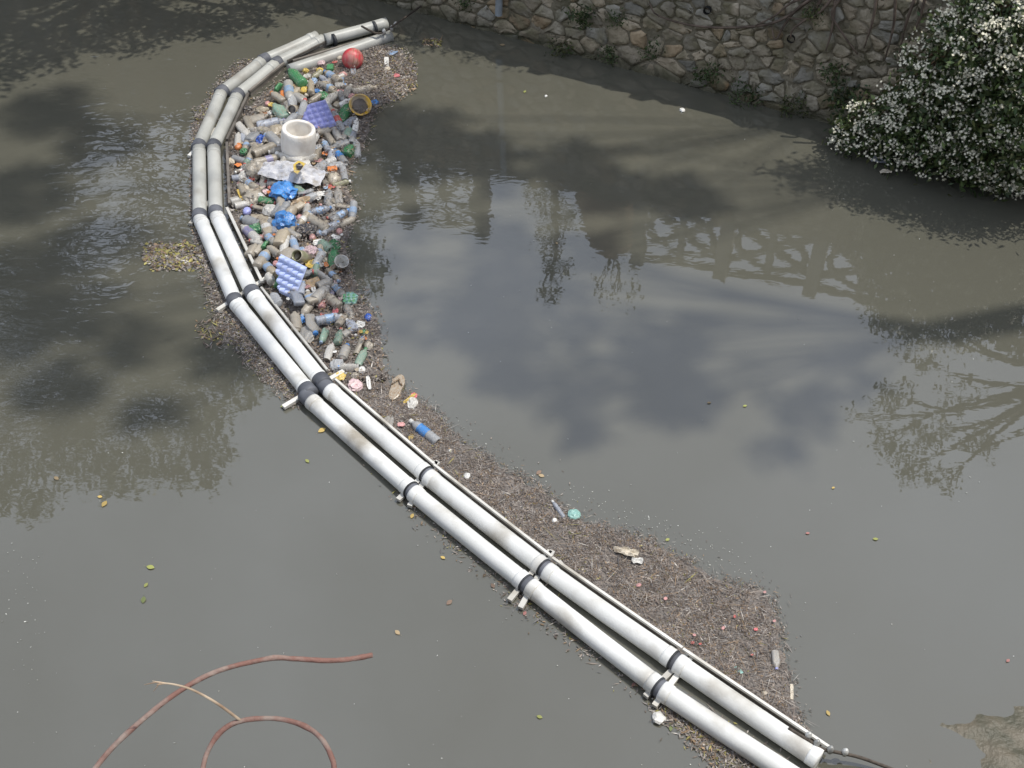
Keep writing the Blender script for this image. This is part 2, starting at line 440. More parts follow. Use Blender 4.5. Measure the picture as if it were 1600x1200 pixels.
def tree(name, base, forks, blobs, n, size, label, leafmat=0, r0=.14, squash=.8, group='trees on the far bank', lr=.5):
    base = Vector(base); o = empty(name, base); tag(o, label, 'tree', group)
    geo = []
    top = Vector(forks)
    trunk = [base + (top - base) * t + Vector((random.uniform(-.08, .08), random.uniform(-.08, .08), 0)) * (t > 0) for t in (0, .3, .6, 1)]
    geo.append(tube(smooth_path(trunk, 3), list(np.linspace(r0, r0 * .6, 10)), 9))
    tv = geo[0]
    rel(obj('trunk', mesh_of('trunk', *tv, M_bark)), o)
    for c, r in blobs:
        c = Vector(c); mid = (top + c) / 2 + Vector((random.uniform(-.2, .2), random.uniform(-.2, .2), .15 * r))
        pts = smooth_path([top - (top - base).normalized() * random.uniform(0, .4), mid, c], 4)
        g2 = [tube(pts, list(np.linspace(r0 * lr, r0 * .08, len(pts))), 6)]
        for _ in range(5):
            e = c + Vector(rng.normal(size=3)) * r * .5; st = pts[random.randrange(len(pts) - 3, len(pts))]
            g2.append(tube([st, (st + e) / 2 + Vector((0, 0, .05)), e], [r0 * .3 * lr, r0 * .2 * lr, r0 * .08 * lr], 5))
        rel(obj('limb', mesh_of('limb', *join(*g2), M_bark)), o)
    Q = leaf_cloud(blobs, n, size, squash)
    mi = rng.choice([leafmat, (leafmat + 1) % 4, (leafmat + 2) % 4], len(Q))
    cr_ = rel(obj('crown', quads_mesh('crown', Q, M_leaf, mi)), o)
    return o
def rp(x, y, Y):
    """the point at distance Y whose mirror image in the water appears at pixel x, y"""
    u, v = (x - 800) / F, (y - 600) / F; c = math.cos(PITCH); t = Y / (c * (1 - v))
    return (u * t, Y, -(CAM_H - c * (1 + v) * t))
# low tree leaning over the water at the far left part of the wall (its shade lies top left)
tree('overhanging_tree', wp(-1.4, wtop(-1.4), .9), (-2.6, 12.6, 3.6),
     [((-2.2, 11.9, 3.5), .45), ((-2.7, 11.6, 4), .6), ((-3.3, 11.2, 4.2), .7), ((-3.9, 11.8, 4.4), .8), ((-2.3, 12.5, 4.1), .6), ((-4.6, 11.2, 4.3), .7), ((-5.2, 12, 4.8), .8), ((-3.2, 12.4, 4.9), .7), ((-1.9, 11.6, 2.7), .3), ((-4.2, 10.7, 4.1), .4), ((-1.9, 11.8, 2.5), .4), ((-1.5, 11.9, 2.2), .3), ((-2.4, 11.6, 3.0), .45), ((-3.6, 10.9, 3.6), .4)],
     13000, .11, 'leafy tree leaning over the water from the far bank', 0, .13)
tree('riverside_tree', wp(-6.5, wtop(-6.5), 2.2), wp(-6.2, 6.5, 1.6),
     [(rp(x, y, 14 + random.uniform(-.6, .6)), r) for x, y, r in [(40, 770, .55), (60, 690, .7), (120, 720, .6), (185, 740, .5), (250, 715, .5), (305, 735, .45), (335, 690, .5), (90, 620, .7), (160, 640, .6), (240, 640, .55), (300, 630, .6), (385, 600, .5), (60, 540, .7), (140, 560, .6), (250, 560, .5), (330, 550, .6), (30, 460, .7), (100, 480, .6), (-30, 600, .9), (-30, 740, .8), (410, 540, .4)]],
     11000, .15, 'broad tree on the far bank reflected in the rippled water at the left', 0, .2)
tree('riverside_tree', wp(-9, wtop(-9), 2.5), wp(-9, 3.6, 1.8),
     [(rp(x, y, 15.5), r) for x, y, r in [(20, 400, .8), (60, 330, .7), (20, 250, .8), (70, 200, .7), (30, 120, .8), (110, 130, .7), (200, 80, .7), (280, 90, .7), (350, 60, .7), (120, 50, .8), (420, 90, .6), (-30, 180, 1.1), (-20, 320, 1.0), (60, 270, .8), (160, 150, .6), (110, 200, .6)]],
     20000, .18, 'darker dense tree at the far left end of the wall', 2, .2)
for q, (a, b) in enumerate([((190, 120), (215, 560)), ((255, 110), (240, 560)), ((135, 200), (150, 520)), ((300, 120), (310, 540))]):
    A_, B_ = Vector(rp(*a, 14.6)), Vector(rp(*b, 14.2)); o_ = empty('bare_trunk', A_); tag(o_, ['thin trunk reflected as the second dark streak at the left', 'thin trunk reflected as the third dark streak at the left', 'thin trunk reflected as the leftmost dark streak', 'thin trunk reflected as the streak nearest the boom'][q], 'tree', 'thin trunks reflected at the left')
    A_.z = min(A_.z, 2.0)
    m_ = (A_ + B_) / 2 + Vector((random.uniform(-.15, .15), 0, 0)); v, f = tube(smooth_path([A_, m_, B_], 4), list(np.linspace(.10, .05, 9)), 7); rel(obj('trunk', mesh_of('trunk', v, f, M_bark)), o_)
    Q = leaf_cloud([(tuple(A_.lerp(B_, t)), .2) for t in (.5, .8)], 110, .11); rel(obj('foliage', quads_mesh('foliage', Q, M_leaf, rng.choice(4, len(Q)))), o_)
# tall tree whose shade lies over the open water in the middle
TH = 17
dx, dy = TH * COT * SUNH.x, TH * COT * SUNH.y
sh = [(px(x, y), r) for x, y, r in [(600, 380, .3), (680, 340, .28), (720, 400, .35), (800, 360, .25), (860, 400, .3), (780, 440, .3), (940, 380, .22), (600, 440, .30), (660, 500, .35), (690, 580, .22), (760, 500, .38), (800, 590, .25), (830, 680, .22), (860, 540, .34), (900, 450, .25), (920, 610, .35), (1000, 560, .38), (1040, 630, .30), (1080, 520, .22), (1110, 600, .36), (1200, 640, .32), (1190, 560, .2), (1270, 690, .2), (1300, 620, .22), (640, 400, .25), (960, 500, .25), (1340, 560, .2)]]
sh2 = [(px(x, y), r) for x, y, r in [(590, 180, .4), (650, 205, .42), (700, 240, .34), (640, 260, .3), (760, 250, .25), (830, 275, .22), (900, 265, .3), (960, 290, .38), (1020, 310, .32), (1080, 320, .2), (930, 240, .25), (560, 240, .25)]]
B3 = [((p.x + dx, p.y + dy, TH + random.uniform(-.8, .8)), r * .85) for p, r in sh]
B4 = [((p.x + dx, p.y + dy, TH + random.uniform(-.6, .6)), r * .9) for p, r in sh2]
tree('tall_tree', (10.8, 8.6, .6), (10.2, 8.5, 15.5), B3, 4300, .15, 'very tall tree on the right of the far bank shading the middle', 1, .24, .6, lr=.05)
tree('tall_tree', (10.2, 11.5, .6), (9.6, 11.3, 15.5), B4, 4800, .15, 'second very tall tree shading the water by the wall', 1, .22, .6, lr=.05)
sh3 = [(px(x, y), r) for x, y, r in [(40, 180, .42), (120, 230, .36), (60, 300, .42), (110, 390, .36), (30, 420, .42), (150, 480, .36), (60, 520, .36), (240, 530, .26),
       (330, 560, .24), (120, 600, .3), (300, 640, .2)]]
T5 = 20
B5 = [((p.x + T5 * COT * SUNH.x, p.y + T5 * COT * SUNH.y, T5 + random.uniform(-.7, .7)), r) for p, r in sh3]
tree('tall_tree', (12.2, 11.2, .6), (11.8, 10.8, 18.8), B5, 6200, .14, 'tall tree leaning far over the river and shading its left side', 0, .24, .6, lr=.05)
# sapling and lopped stump in the railing's opening, drooping tree at the right
tree('sapling', wp(1.8, wtop(1.8), .35), wp(1.75, 3.4, .3), [(wp(1.75, 3.7, .3), .13), (wp(1.9, 3.2, .2), .16), (wp(1.65, 2.9, .4), .17), (wp(1.88, 2.5, .3), .2), (wp(1.75, 2.1, .3), .22)],
     900, .07, 'slender sapling in the opening of the railing', 1, .035)
st = empty('lopped_tree', wp(2.5, wtop(2.5), .4)); tag(st, 'thick lopped tree stump in the opening of the railing', 'tree')
pts = [wp(2.42, wtop(2.5) - .1, .4), wp(2.45, 2.1, .4), wp(2.5, 2.4, .4), wp(2.54, 2.6, .4), wp(2.56, 2.72, .4)]
v, f = tube(smooth_path(pts, 4), list(np.interp(np.linspace(0, 1, 17), [0, .3, .7, .9, 1], [.38, .32, .28, .24, .10])), 12, True, .05)
rel(obj('trunk', mesh_of('trunk', v, f, mat('stump_bark', lin(150, 122, 98), .9, lin(112, 92, 74), 5, .2, .02, 20))), st)
for k in range(6):
    a = wp(2.55 + random.uniform(-.1, .1), 2.65, .4); b = a + Vector((random.uniform(-.25, .25), random.uniform(-.15, .15), random.uniform(.4, .9)))
    v, f = tube([a, (a + b) / 2 + Vector((.05, 0, 0)), b], [.016, .011, .005], 5); rel(obj('shoot', mesh_of('shoot', v, f, M_bark)), st)
Q = leaf_cloud([(wp(2.6, 3.2, .4), .3)], 160, .06); rel(obj('foliage', quads_mesh('foliage', Q, M_leaf, rng.choice(4, len(Q)))), st)
tree('drooping_tree', wp(8.4, wtop(8.4), .6), wp(7.4, 2.6, .2),
     [(rp(x, y, 9.2), r) for x, y, r in [(1340, 650, .16), (1400, 620, .22), (1450, 680, .26), (1500, 620, .22), (1420, 730, .22), (1530, 700, .2), (1380, 690, .2), (1480, 750, .18), (1430, 560, .15)]],
     1300, .075, 'thin drooping tree above the flowering bush', 3, .08)
tree('leafy_tree', wp(8.0, wtop(8), .3), wp(7.4, 2.1, .0),
     [(rp(x, y, 9.0 if x < 1500 else 8.6), r) for x, y, r in [(1560, 490, .18), (1610, 470, .22), (1605, 530, .2), (1655, 500, .3), (1450, 480, .1), (1400, 495, .1), (1510, 470, .12)]],
     1300, .075, 'low leafy tree right behind the flowering bush', 3, .08)
# hedge behind the left railing run
Q = leaf_cloud([(wp(s, wtop(s) + .5, 1.6), .7) for s in (-4.2, -5.2, -6, -7.5, -9)], 4500, .1)
h = obj('hedge', quads_mesh('hedge', Q, M_leaf, rng.choice([0, 2], len(Q)))); tag(h, 'dark hedge behind the railing at the far left', 'hedge')

# ------------------------------------------------------------------ flowering bush on the right
M_petal = mat('petal', lin(240, 236, 216), .6, lin(220, 214, 188), 30, .3, island=True, rand=.05)
M_bushleaf = mat('bush_leaf', (.10, .135, .045, 1), .5, (.07, .10, .03, 1), 6, .4, island=True, rand=.2)
M_stem = mat('stem', lin(104, 84, 62), .85, lin(76, 60, 46), 12)
bush = empty('flowering_bush', px(1480, 300)); tag(bush, 'dark bush full of small white flowers hanging over the water', 'bush')
blobs = []
for x, y, z, r in [(1540, 60, 1.6, .45), (1480, 110, 1.45, .38), (1570, 130, 1.4, .45), (1500, 170, 1.1, .42), (1440, 150, 1.2, .28), (1400, 190, .75, .32),
                   (1350, 205, .42, .24), (1440, 210, .7, .35), (1520, 215, .75, .4), (1590, 200, .9, .45), (1330, 215, .25, .16), (1390, 232, .35, .22),
                   (1460, 240, .45, .3), (1540, 255, .4, .3), (1600, 250, .5, .35), (1640, 150, 1.3, .5), (1650, 230, .7, .45), (1575, 275, .25, .22), (1312, 203, .3, .12), (1348, 172, .62, .15), (1432, 88, 1.3, .18), (1392, 150, .95, .15), (1500, 30, 1.75, .25), (1570, 5, 1.9, .4), (1455, 55, 1.55, .15), (1640, 60, 1.7, .45)]:
    p = on_wall(x, y, -.30 - .25 * r)
    if p.z < .12: p = px(x, y, .12)
    blobs.append((tuple(p), r * .86))
Q = leaf_cloud(blobs, 15000, .062, .9)
rel(tag(obj('foliage', quads_mesh('foliage', Q, M_leaf + [M_bushleaf], rng.choice([0, 1, 2, 3, 4, 4], len(Q)))), kind='stuff'), bush)
# flower heads: clusters of small white stars facing out and up
def flowers(cl, per, spread, size):
    n = len(cl) * per
    c = np.repeat(cl, per, 0) + rng.normal(0, spread, (n, 3)) * np.array([1, 1, .6])
    nz = rng.normal(0, .5, (n, 3)) + np.array([-.15, -.55, .8]); nz /= np.linalg.norm(nz, axis=1)[:, None]
    a = np.cross(nz, rng.normal(size=(n, 3))); a /= np.linalg.norm(a, axis=1)[:, None]; b = np.cross(nz, a)
    out = []
    s = (size * rng.uniform(.7, 1.25, n))[:, None]
    for k in range(3):
        q = k * math.pi / 3; u = a * math.cos(q) + b * math.sin(q); w = -a * math.sin(q) + b * math.cos(q)
        out.append(np.stack([c - u * s + nz * s * .25, c + w * s * .33, c + u * s + nz * s * .25, c - w * s * .33], 1))
    return np.concatenate(out)
cl = []
for c, r in blobs:
    k = int(150 * r * r) + 4
    d = rng.normal(size=(k, 3)); d[:, 1] = -np.abs(d[:, 1]) * .9; d[:, 2] = d[:, 2] * .8 + .35; d /= np.linalg.norm(d, axis=1)[:, None]
    cl.append(np.array(c) + d * r * rng.uniform(.85, 1.08, (k, 1)))
cl = np.concatenate(cl)
rel(tag(obj('blossoms', quads_mesh('blossoms', flowers(cl, 15, .036, .0145), [M_petal])), kind='stuff'), bush)
root = wp((px(1560, 120, 1.3) - W0).dot(WD), 1.5, -.02)
for c, r in blobs:
    c = Vector(c); pts = smooth_path([root + Vector((random.uniform(-.3, .3), 0, random.uniform(-.4, .3))), (root + c) / 2 + Vector((0, 0, .15)), c], 3)
    v, f = tube(pts, list(np.linspace(.014, .004, len(pts))), 5); rel(obj('stem', mesh_of('stem', v, f, M_stem)), bush)

# small plants growing out of the wall joints
def wall_plant(x, y, size, n, label, droopy=False, m=1):
    p = on_wall(x, y, -.05)
    cs = [(tuple(Vector((random.uniform(-1, 1), random.uniform(-.5, .1), random.uniform(-.7, .7) + (-.5 if droopy else .1))) * size * .6), size * random.uniform(.25, .45)) for _ in range(4)]
    Q = leaf_cloud(cs, n * 7, size * .24, 1.0)
    o = empty('wall_plant', p); tag(obj('foliage', quads_mesh('foliage', Q, M_leaf, rng.choice([m, m, (m + 1) % 4], len(Q))), o), kind='stuff')
    tag(o, label, 'plant', 'plants in the wall joints')
wall_plant(916, 20, .17, 40, 'bright green leafy plant high in the wall joints', m=1)
wall_plant(965, 28, .12, 26, 'small green plant right of the bright leafy one on the wall', m=0)
wall_plant(880, 62, .15, 34, 'yellowish dry tuft low on the wall', True, 3)
wall_plant(942, 84, .15, 34, 'spiky green tuft at the foot of the wall', False, 1)
wall_plant(722, 5, .12, 26, 'small green tuft at the top edge near the downpipe', False, 1)
wall_plant(1012, 66, .14, 30, 'dark creeping green plant on the wall', True, 0)
wall_plant(1105, 112, .16, 34, 'low green weed at the foot of the wall beneath an orange stone', False, 0)
wall_plant(1298, 118, .15, 34, 'round green weed on the wall left of the bush', False, 1)
wall_plant(1165, 152, .15, 36, 'mossy weed where the wall meets the water', False, 0)
wall_plant(1240, 165, .15, 36, 'low moss weed near the bush at the waterline', False, 3)
wall_plant(1320, 160, .2, 44, 'dark fern between wall and flowering bush', False, 2)
wall_plant(1282, 28, .13, 24, 'yellow green sprig under the dead roots', False, 3)
# dead roots hanging over the wall top
M_root = mat('dead_root', lin(112, 98, 86), .9, lin(72, 62, 54), 10)
rt = empty('dead_vine', on_wall(1250, 5, -.05)); tag(rt, 'tangle of dead brown roots trailing over the stone wall', 'vine')
for path in [[(1300, -30), (1255, 8), (1200, 38), (1100, 42), (1030, 25), (1015, 5)], [(1300, -20), (1250, 10), (1225, 40), (1212, 62), (1205, 40)],
             [(1290, -15), (1270, 20), (1240, 45), (1235, 60)], [(1320, -10), (1300, 20), (1315, 50), (1340, 85)], [(1310, -20), (1290, 10), (1262, 30), (1225, 26)],
             [(1305, 0), (1300, 45), (1290, 80)], [(1400, -20), (1396, 40), (1382, 95)], [(1432, -10), (1412, 50), (1402, 112)], [(1372, -20), (1364, 30), (1350, 75)], [(1450, -20), (1436, 30), (1420, 66)], [(1280, -20), (1260, -5), (1235, 5), (1210, 25), (1180, 40)]]:
    pts = smooth_path([on_wall(x, y, -.05 - random.uniform(0, .05)) for x, y in path], 4)
    v, f = tube(pts, list(np.linspace(.016, .006, len(pts))), 6); rel(obj('root_strand', mesh_of('root_strand', v, f, M_root)), rt)

# ------------------------------------------------------------------ floating debris mats (nobody could count them)
M_bits = [mat('bit_%d' % i, lin(*c), .85, lin(*[x * .8 for x in c]), 20, .25, island=True, rand=.22) for i, c in enumerate(
    [(142, 131, 122), (116, 104, 96), (156, 146, 136), (146, 139, 134), (150, 127, 102), (190, 183, 174), (158, 150, 92), (124, 121, 120)])]
M_sludge = mat('sludge', lin(124, 116, 109), .6, lin(98, 92, 87), 12, .3, .01, 60, trans=0.0)
def bits(P, w, ln, zr, mixw):
    n = len(P)
    c = pxa(P, 0.0); c[:, 2] = rng.uniform(zr[0], zr[1], n)
    a = rng.uniform(0, 2 * math.pi, n); L_ = (ln * rng.lognormal(0, .5, n)); Wd = w * rng.lognormal(0, .35, n)
    tz = rng.normal(0, .25, n)
    u = np.stack([np.cos(a), np.sin(a), tz], 1) * L_[:, None] * .5; s = np.stack([-np.sin(a), np.cos(a), rng.normal(0, .35, n)], 1) * Wd[:, None] * .5
    V = np.stack([c - u - s * .5, c + s * -1, c + u, c + s], 1)
    mi = rng.choice(len(M_bits), n, p=np.array(mixw) / sum(mixw))
    return V, mi
def scatter(poly, n, edge=0):
    poly = np.array(poly, float); lo, hi = poly.min(0), poly.max(0); out = []
    # uniform on the water, not on the picture
    while sum(map(len, out)) < n:
        P = rng.uniform(lo, hi, (n * 3, 2)); wgt = (1 / (1 + (P[:, 1] - 600) / F)) ** 3
        P = P[rng.uniform(0, 1, len(P)) < wgt / wgt.max()]
        if edge: Pj = P + rng.normal(0, edge, P.shape)
        else: Pj = P
        out.append(P[inside(Pj, poly)])
    return np.concatenate(out)[:n]
LOW = [(520, 600), (560, 588), (598, 585), (612, 602), (640, 622), (684, 650), (704, 682), (745, 706), (790, 738), (852, 772), (884, 806), (950, 828), (1025, 852),
       (1085, 884), (1150, 922), (1190, 918), (1213, 958), (1220, 1005), (1232, 1050), (1240, 1092), (1252, 1140), (1270, 1170), (1060, 1018), (860, 880), (675, 730)]
PILE = [(455, 122), (500, 92), (560, 74), (612, 72), (640, 92), (648, 128), (618, 152), (584, 172), (566, 236), (546, 262), (542, 296), (560, 322), (548, 352), (540, 384),
        (548, 420), (560, 462), (590, 495), (596, 545), (606, 596), (560, 602), (520, 596), (440, 480), (410, 440), (372, 360), (356, 330), (352, 240), (372, 190), (405, 150)]
OUT1 = [(378, 92), (352, 118), (322, 160), (300, 205), (296, 260), (298, 335), (318, 430), (335, 500), (390, 572), (430, 610), (468, 640), (478, 610), (366, 470), (308, 340), (304, 230), (342, 145), (400, 100)]
OUT2 = [(560, 700), (640, 790), (700, 850), (830, 965), (960, 1050), (1050, 1130), (1140, 1195), (1230, 1225), (1240, 1200), (1030, 1080), (820, 915), (640, 770)]
LEAFP = [(222, 388), (262, 378), (300, 388), (318, 405), (290, 424), (250, 422), (226, 408)]
def mat_sheet(poly, name, label):
    """thin wet sheet of rotted matter, ragged edge"""
    P = []
    n = len(poly)
    for i in range(n):
        a, b = np.array(poly[i], float), np.array(poly[(i + 1) % n], float)
        k = max(2, int(np.hypot(*(b - a)) / 5))
        for j in range(k): P.append(a + (b - a) * j / k + rng.normal(0, 1.6, 2))
    bm = bmesh.new()
    vs = [bm.verts.new(p) for p in pxa(P, .004)]
    f = bm.faces.new(vs); r = bmesh.ops.triangulate(bm, faces=[f])
    me = bpy.data.meshes.new(name); bm.to_mesh(me); bm.free(); me.materials.append(M_sludge)
    return me
def shrink(poly, k):
    p = np.array(poly, float); c = p.mean(0); return [tuple(q) for q in c + (p - c) * k]
def patchy(P, thr, sc=5.0):
    w = pxa(P); return P[np.array([mn.noise(Vector((a * sc, b * sc, 1.7))) + .5 * mn.noise(Vector((a * sc * 3, b * sc * 3, 8.1))) for a, b, _ in w]) > thr]
debris = []
for poly, nm in ((LOW, 'lower'), (PILE, 'upper')):
    o = obj('debris_sheet', mat_sheet(poly, 'debris_sheet', nm))
    tag(o, {'lower': 'wet brown film of rotted matter below the sandal', 'upper': 'wet brown film under the heap of bottles'}[nm], 'debris', kind='stuff')
sets = [bits(scatter(LOW, 1600, 8), .0028, .07, (.010, .022), [4, 3, 4, 2, 5, 4, .6, 1]), bits(scatter(shrink(PILE, .82), 5200), .007, .022, (.05, .11), [6, 6, 3, 3, 2, .8, .3, 2]), bits(scatter(LOW, 3500, 20), .0045, .015, (.002, .01), [6, 5, 3, 5, 2, .7, .3, 4]), bits(np.concatenate([patchy(scatter(LOW, 70000, 7), -.12), scatter(LOW, 16000, 7)]), .0045, .016, (.004, .016), [6, 5, 3, 4, 2, .7, .25, 2]),
        bits(scatter(PILE, 26000, 7), .008, .026, (.004, .03), [6, 6, 3, 4, 2, 1.2, .4, 2]),
        bits(scatter(OUT1, 8000, 5), .007, .024, (.002, .012), [4, 4, 3, 4, 1.5, 1.2, .8, 3]),
        bits(scatter(OUT2, 1500, 10), .007, .022, (.002, .01), [3, 3, 3, 3, 2, 1, 1, 3]),
        bits(scatter([(1010, 1085), (1070, 1100), (1160, 1170), (1215, 1215), (1110, 1190)], 1500, 9), .007, .026, (.002, .014), [3, 3, 3, 2, 3, 1, 1.5, 1]),
        bits(scatter(LEAFP, 900, 8), .016, .034, (.002, .012), [2, 2, 1, 2, 3, .6, 5, 1]),
        bits(scatter([(585, 75), (625, 80), (652, 110), (648, 138), (600, 160), (590, 130)], 2600, 5), .012, .022, (.005, .02), [2, 2, 4, 2, 4, 3, 2, 2]),
        bits(scatter([(305, 505), (345, 500), (372, 540), (330, 545)], 160, 8), .010, .05, (.002, .01), [2, 3, 1, 2, 2, 0, 3, 1]),
        bits(scatter([(300, 175), (330, 170), (345, 190), (300, 205)], 160, 8), .010, .05, (.002, .01), [2, 3, 1, 2, 2, 0, 3, 1]),
        bits(scatter([(660, 60), (690, 62), (688, 74), (664, 72)], 70, 3), .012, .05, (.002, .01), [1, 1, 1, 0, 4, 0, 3, 0])]
labels = ['long straws and reed stalks lying on the brown mat', 'leaf bits and silt lying on top of the bottles', 'thin fringe of loose bits around the brown mat', 'brown mat of twigs and rotted leaf bits inside the lower boom', 'twigs and leaf bits between the bottles', 'scum of twigs against the outer side of the boom',
          'loose bits drifting along the outer side of the lower boom', 'tangle of straw beside the last boom section', 'patch of yellow leaf bits left of the boom',
          'tan leaf litter at the tip of the heap by the red ball', 'thin weed strands left of the boom', 'weed strands beside the bend of the boom', 'yellow weed tuft near the wall']
for (V, mi), lb in zip(sets, labels):
    tag(obj('floating_debris', quads_mesh('floating_debris', V, M_bits, mi)), lb, 'debris', kind='stuff')
# pale flecks and foam on open water
M_fleck = mat('fleck', lin(206, 206, 200), .7, lin(160, 160, 150), 30, island=True, rand=.2)
P = np.concatenate([rng.uniform((0, 60), (1600, 1200), (200, 2)), scatter([(860, 770), (1000, 830), (1160, 900), (1180, 880), (1000, 800), (880, 760)], 130, 14),
                    scatter([(690, 650), (740, 690), (860, 760), (850, 790), (740, 720)], 90, 10), scatter([(0, 840), (80, 840), (70, 1050), (0, 1080)], 40, 10)])
V, _ = bits(P, .0055, .006, (.003, .006), [1] * 8)
tag(obj('foam_flecks', quads_mesh('foam_flecks', V, [M_fleck])), 'tiny pale flecks scattered over the open water', 'foam', kind='stuff')

# ------------------------------------------------------------------ floating boom
RP = 0.0585
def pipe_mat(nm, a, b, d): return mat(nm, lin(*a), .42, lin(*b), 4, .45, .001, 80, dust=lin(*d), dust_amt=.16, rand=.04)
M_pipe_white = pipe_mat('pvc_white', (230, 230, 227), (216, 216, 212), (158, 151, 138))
M_pipe_shade = pipe_mat('pvc_shade_grey', (184, 184, 178), (168, 168, 162), (128, 120, 108))  # greyer copy of the white PVC, tree shade put into its colour
M_cuff = mat('rubber_cuff', lin(104, 106, 112), .6, lin(80, 82, 88), 10)
M_strap = mat('black_strap', lin(52, 54, 58), .6, lin(36, 38, 40), 10)
M_cap = mat('cap_grey', lin(140, 142, 144), .55, lin(120, 122, 124), 8)
M_railw = mat('white_rail', lin(222, 220, 214), .6, lin(198, 195, 187), 5, dust=lin(150, 142, 128), dust_amt=.2)
M_railg = mat('weathered_rail', lin(126, 120, 112), .8, lin(96, 90, 84), 6)
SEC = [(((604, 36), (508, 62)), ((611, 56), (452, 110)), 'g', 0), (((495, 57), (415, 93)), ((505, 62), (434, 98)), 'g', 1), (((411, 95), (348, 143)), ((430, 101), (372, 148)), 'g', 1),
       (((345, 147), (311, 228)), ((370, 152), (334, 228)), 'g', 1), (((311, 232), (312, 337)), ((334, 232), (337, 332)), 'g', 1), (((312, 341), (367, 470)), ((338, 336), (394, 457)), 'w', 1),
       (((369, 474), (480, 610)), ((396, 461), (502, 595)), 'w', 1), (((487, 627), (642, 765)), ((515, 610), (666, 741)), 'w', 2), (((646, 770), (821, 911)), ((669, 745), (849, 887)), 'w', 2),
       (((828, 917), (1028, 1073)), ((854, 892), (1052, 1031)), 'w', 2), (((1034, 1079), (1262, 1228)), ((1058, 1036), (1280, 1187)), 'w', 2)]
words = ['farthest', 'second', 'third', 'fourth', 'fifth', 'sixth', 'seventh', 'eighth', 'ninth', 'tenth', 'nearest']
ZP = 0.050
stub = {5: [((372, 468), (340, 487))], 6: [((485, 615), (443, 638))], 7: [((640, 768), (622, 783)), ((652, 775), (640, 793))], 8: [((818, 915), (796, 940)), ((832, 920), (813, 952))],
        9: [((1025, 1075), (1008, 1090)), ((1038, 1085), (1022, 1105))], 3: [((312, 232), (296, 246))], 4: [((312, 338), (298, 352))]}
def ring(c, d, r, hw, seg=20):
    return tube([c - d * hw, c - d * hw * .6, c + d * hw * .6, c + d * hw], [r * .985, r, r, r * .985], seg)
for i, (A, B, tone, jt) in enumerate(SEC):
    r = empty('boom_section', px(*A[0], 0)); r.location = (px(*A[0]) + px(*B[1])) / 2
    what = 'shade-toned grey' if tone == 'g' else 'white'
    if i == 0: lb = 'farthest boom section with two splayed grey pipes roped to the wall'
    elif i == 10: lb = 'nearest boom section of twin white pipes running out of frame'
    else: lb = '%s boom section of twin %s pipes counted from the far end' % (words[i], what)
    tag(r, lb, 'floating boom', 'pipe sections of the floating boom')
    M = M_pipe_shade if tone == 'g' else M_pipe_white
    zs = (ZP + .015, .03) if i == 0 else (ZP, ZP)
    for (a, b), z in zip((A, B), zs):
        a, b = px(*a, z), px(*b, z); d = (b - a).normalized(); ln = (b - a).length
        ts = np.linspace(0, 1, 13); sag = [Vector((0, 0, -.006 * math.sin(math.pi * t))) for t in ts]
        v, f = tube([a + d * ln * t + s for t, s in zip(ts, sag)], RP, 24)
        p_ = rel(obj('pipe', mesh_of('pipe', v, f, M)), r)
        p_.data.polygons[-1].use_smooth = False; p_.data.polygons[-2].use_smooth = False
        if jt == 1:
            v, f = ring(b + d * .012, d, RP * 1.09, .042); rel(obj('cuff', mesh_of('cuff', v, f, M_cuff)), r)
            v, f = ring(a + d * .08, d, RP * 1.045, .02); rel(obj('collar', mesh_of('collar', v, f, M)), r)
        if jt == 2 or i == 6:
            v, f = ring(a + d * .03, d, RP * 1.06, .03); rel(obj('collar', mesh_of('collar', v, f, M)), r)
            v, f = ring(b - d * .03, d, RP * 1.06, .03); rel(obj('collar', mesh_of('collar', v, f, M)), r)
            if i == 6:
                v, f = tube([b + d * .001, b + d * .012], [RP * 1.0, RP * .96], 24); rel(obj('end_cap', mesh_of('end_cap', v, f, M_cap)), r)
            elif i < 10:
                v, f = ring(b + d * .015, d, RP * .98, .025); rel(obj('cuff', mesh_of('cuff', v, f, M_cuff)), r)
                v, f = ring(b + d * .0, d, RP * 1.09, .006); rel(obj('strap', mesh_of('strap', v, f, M_strap)), r)
            if i == 7:
                v, f = ring(a - d * .04, d, RP * .98, .05); rel(obj('cuff', mesh_of('cuff', v, f, M_cuff)), r)
    if i == 0:
        for c0, c1 in (((522, 58), (530, 88)), ((585, 38), (592, 66))):
            p, q = px(*c0, .11), px(*c1, .09); d0 = (px(*A[0]) - px(*A[1])).normalized()
            v, f = ring(px((A[0][0] - 604) + c0[0], c0[1] + 5, zs[0]), d0, RP * 1.1, .012); rel(obj('strap', mesh_of('strap', v, f, M_strap)), r)
    # rail along the inner side
    if i == 0:
        ra, rb = px(610, 50, .07), px(455, 96, .07)
    else:
        a, b = px(*B[0], 0), px(*B[1], 0); d = (b - a).normalized(); side = Vector((-d.y, d.x, 0))
        if i < 4: side = side
        if side.dot(px(460, 300) - (a + b) / 2) < 0 and i < 6: side = -side
        if i >= 6 and side.x < 0: side = -side
        gap = (.125 if i <= 4 else .095 if i == 5 else .066)
        ra, rb = a + side * gap, b + side * gap; ra.z = rb.z = .060 if i <= 4 else .058
    d = (rb - ra).normalized(); sd_ = Vector((-d.y, d.x, 0)); Mr = M_railg if i <= 4 else M_railw
    v, f = box((ra + rb) / 2, d * ((rb - ra).length / 2 - (.02 if i < 7 else -.01)), sd_ * (.008 if i > 5 else .011), Vector((0, 0, .010)))
    rel(obj('rail', mesh_of('rail', v, f, Mr, False)), r)
    v, f = box((ra + rb) / 2 - Vector((0, 0, .07)), d * ((rb - ra).length / 2 - .03), sd_ * .004, Vector((0, 0, .055)))
    rel(obj('skirt', mesh_of('skirt', v, f, M_railg, False)), r)
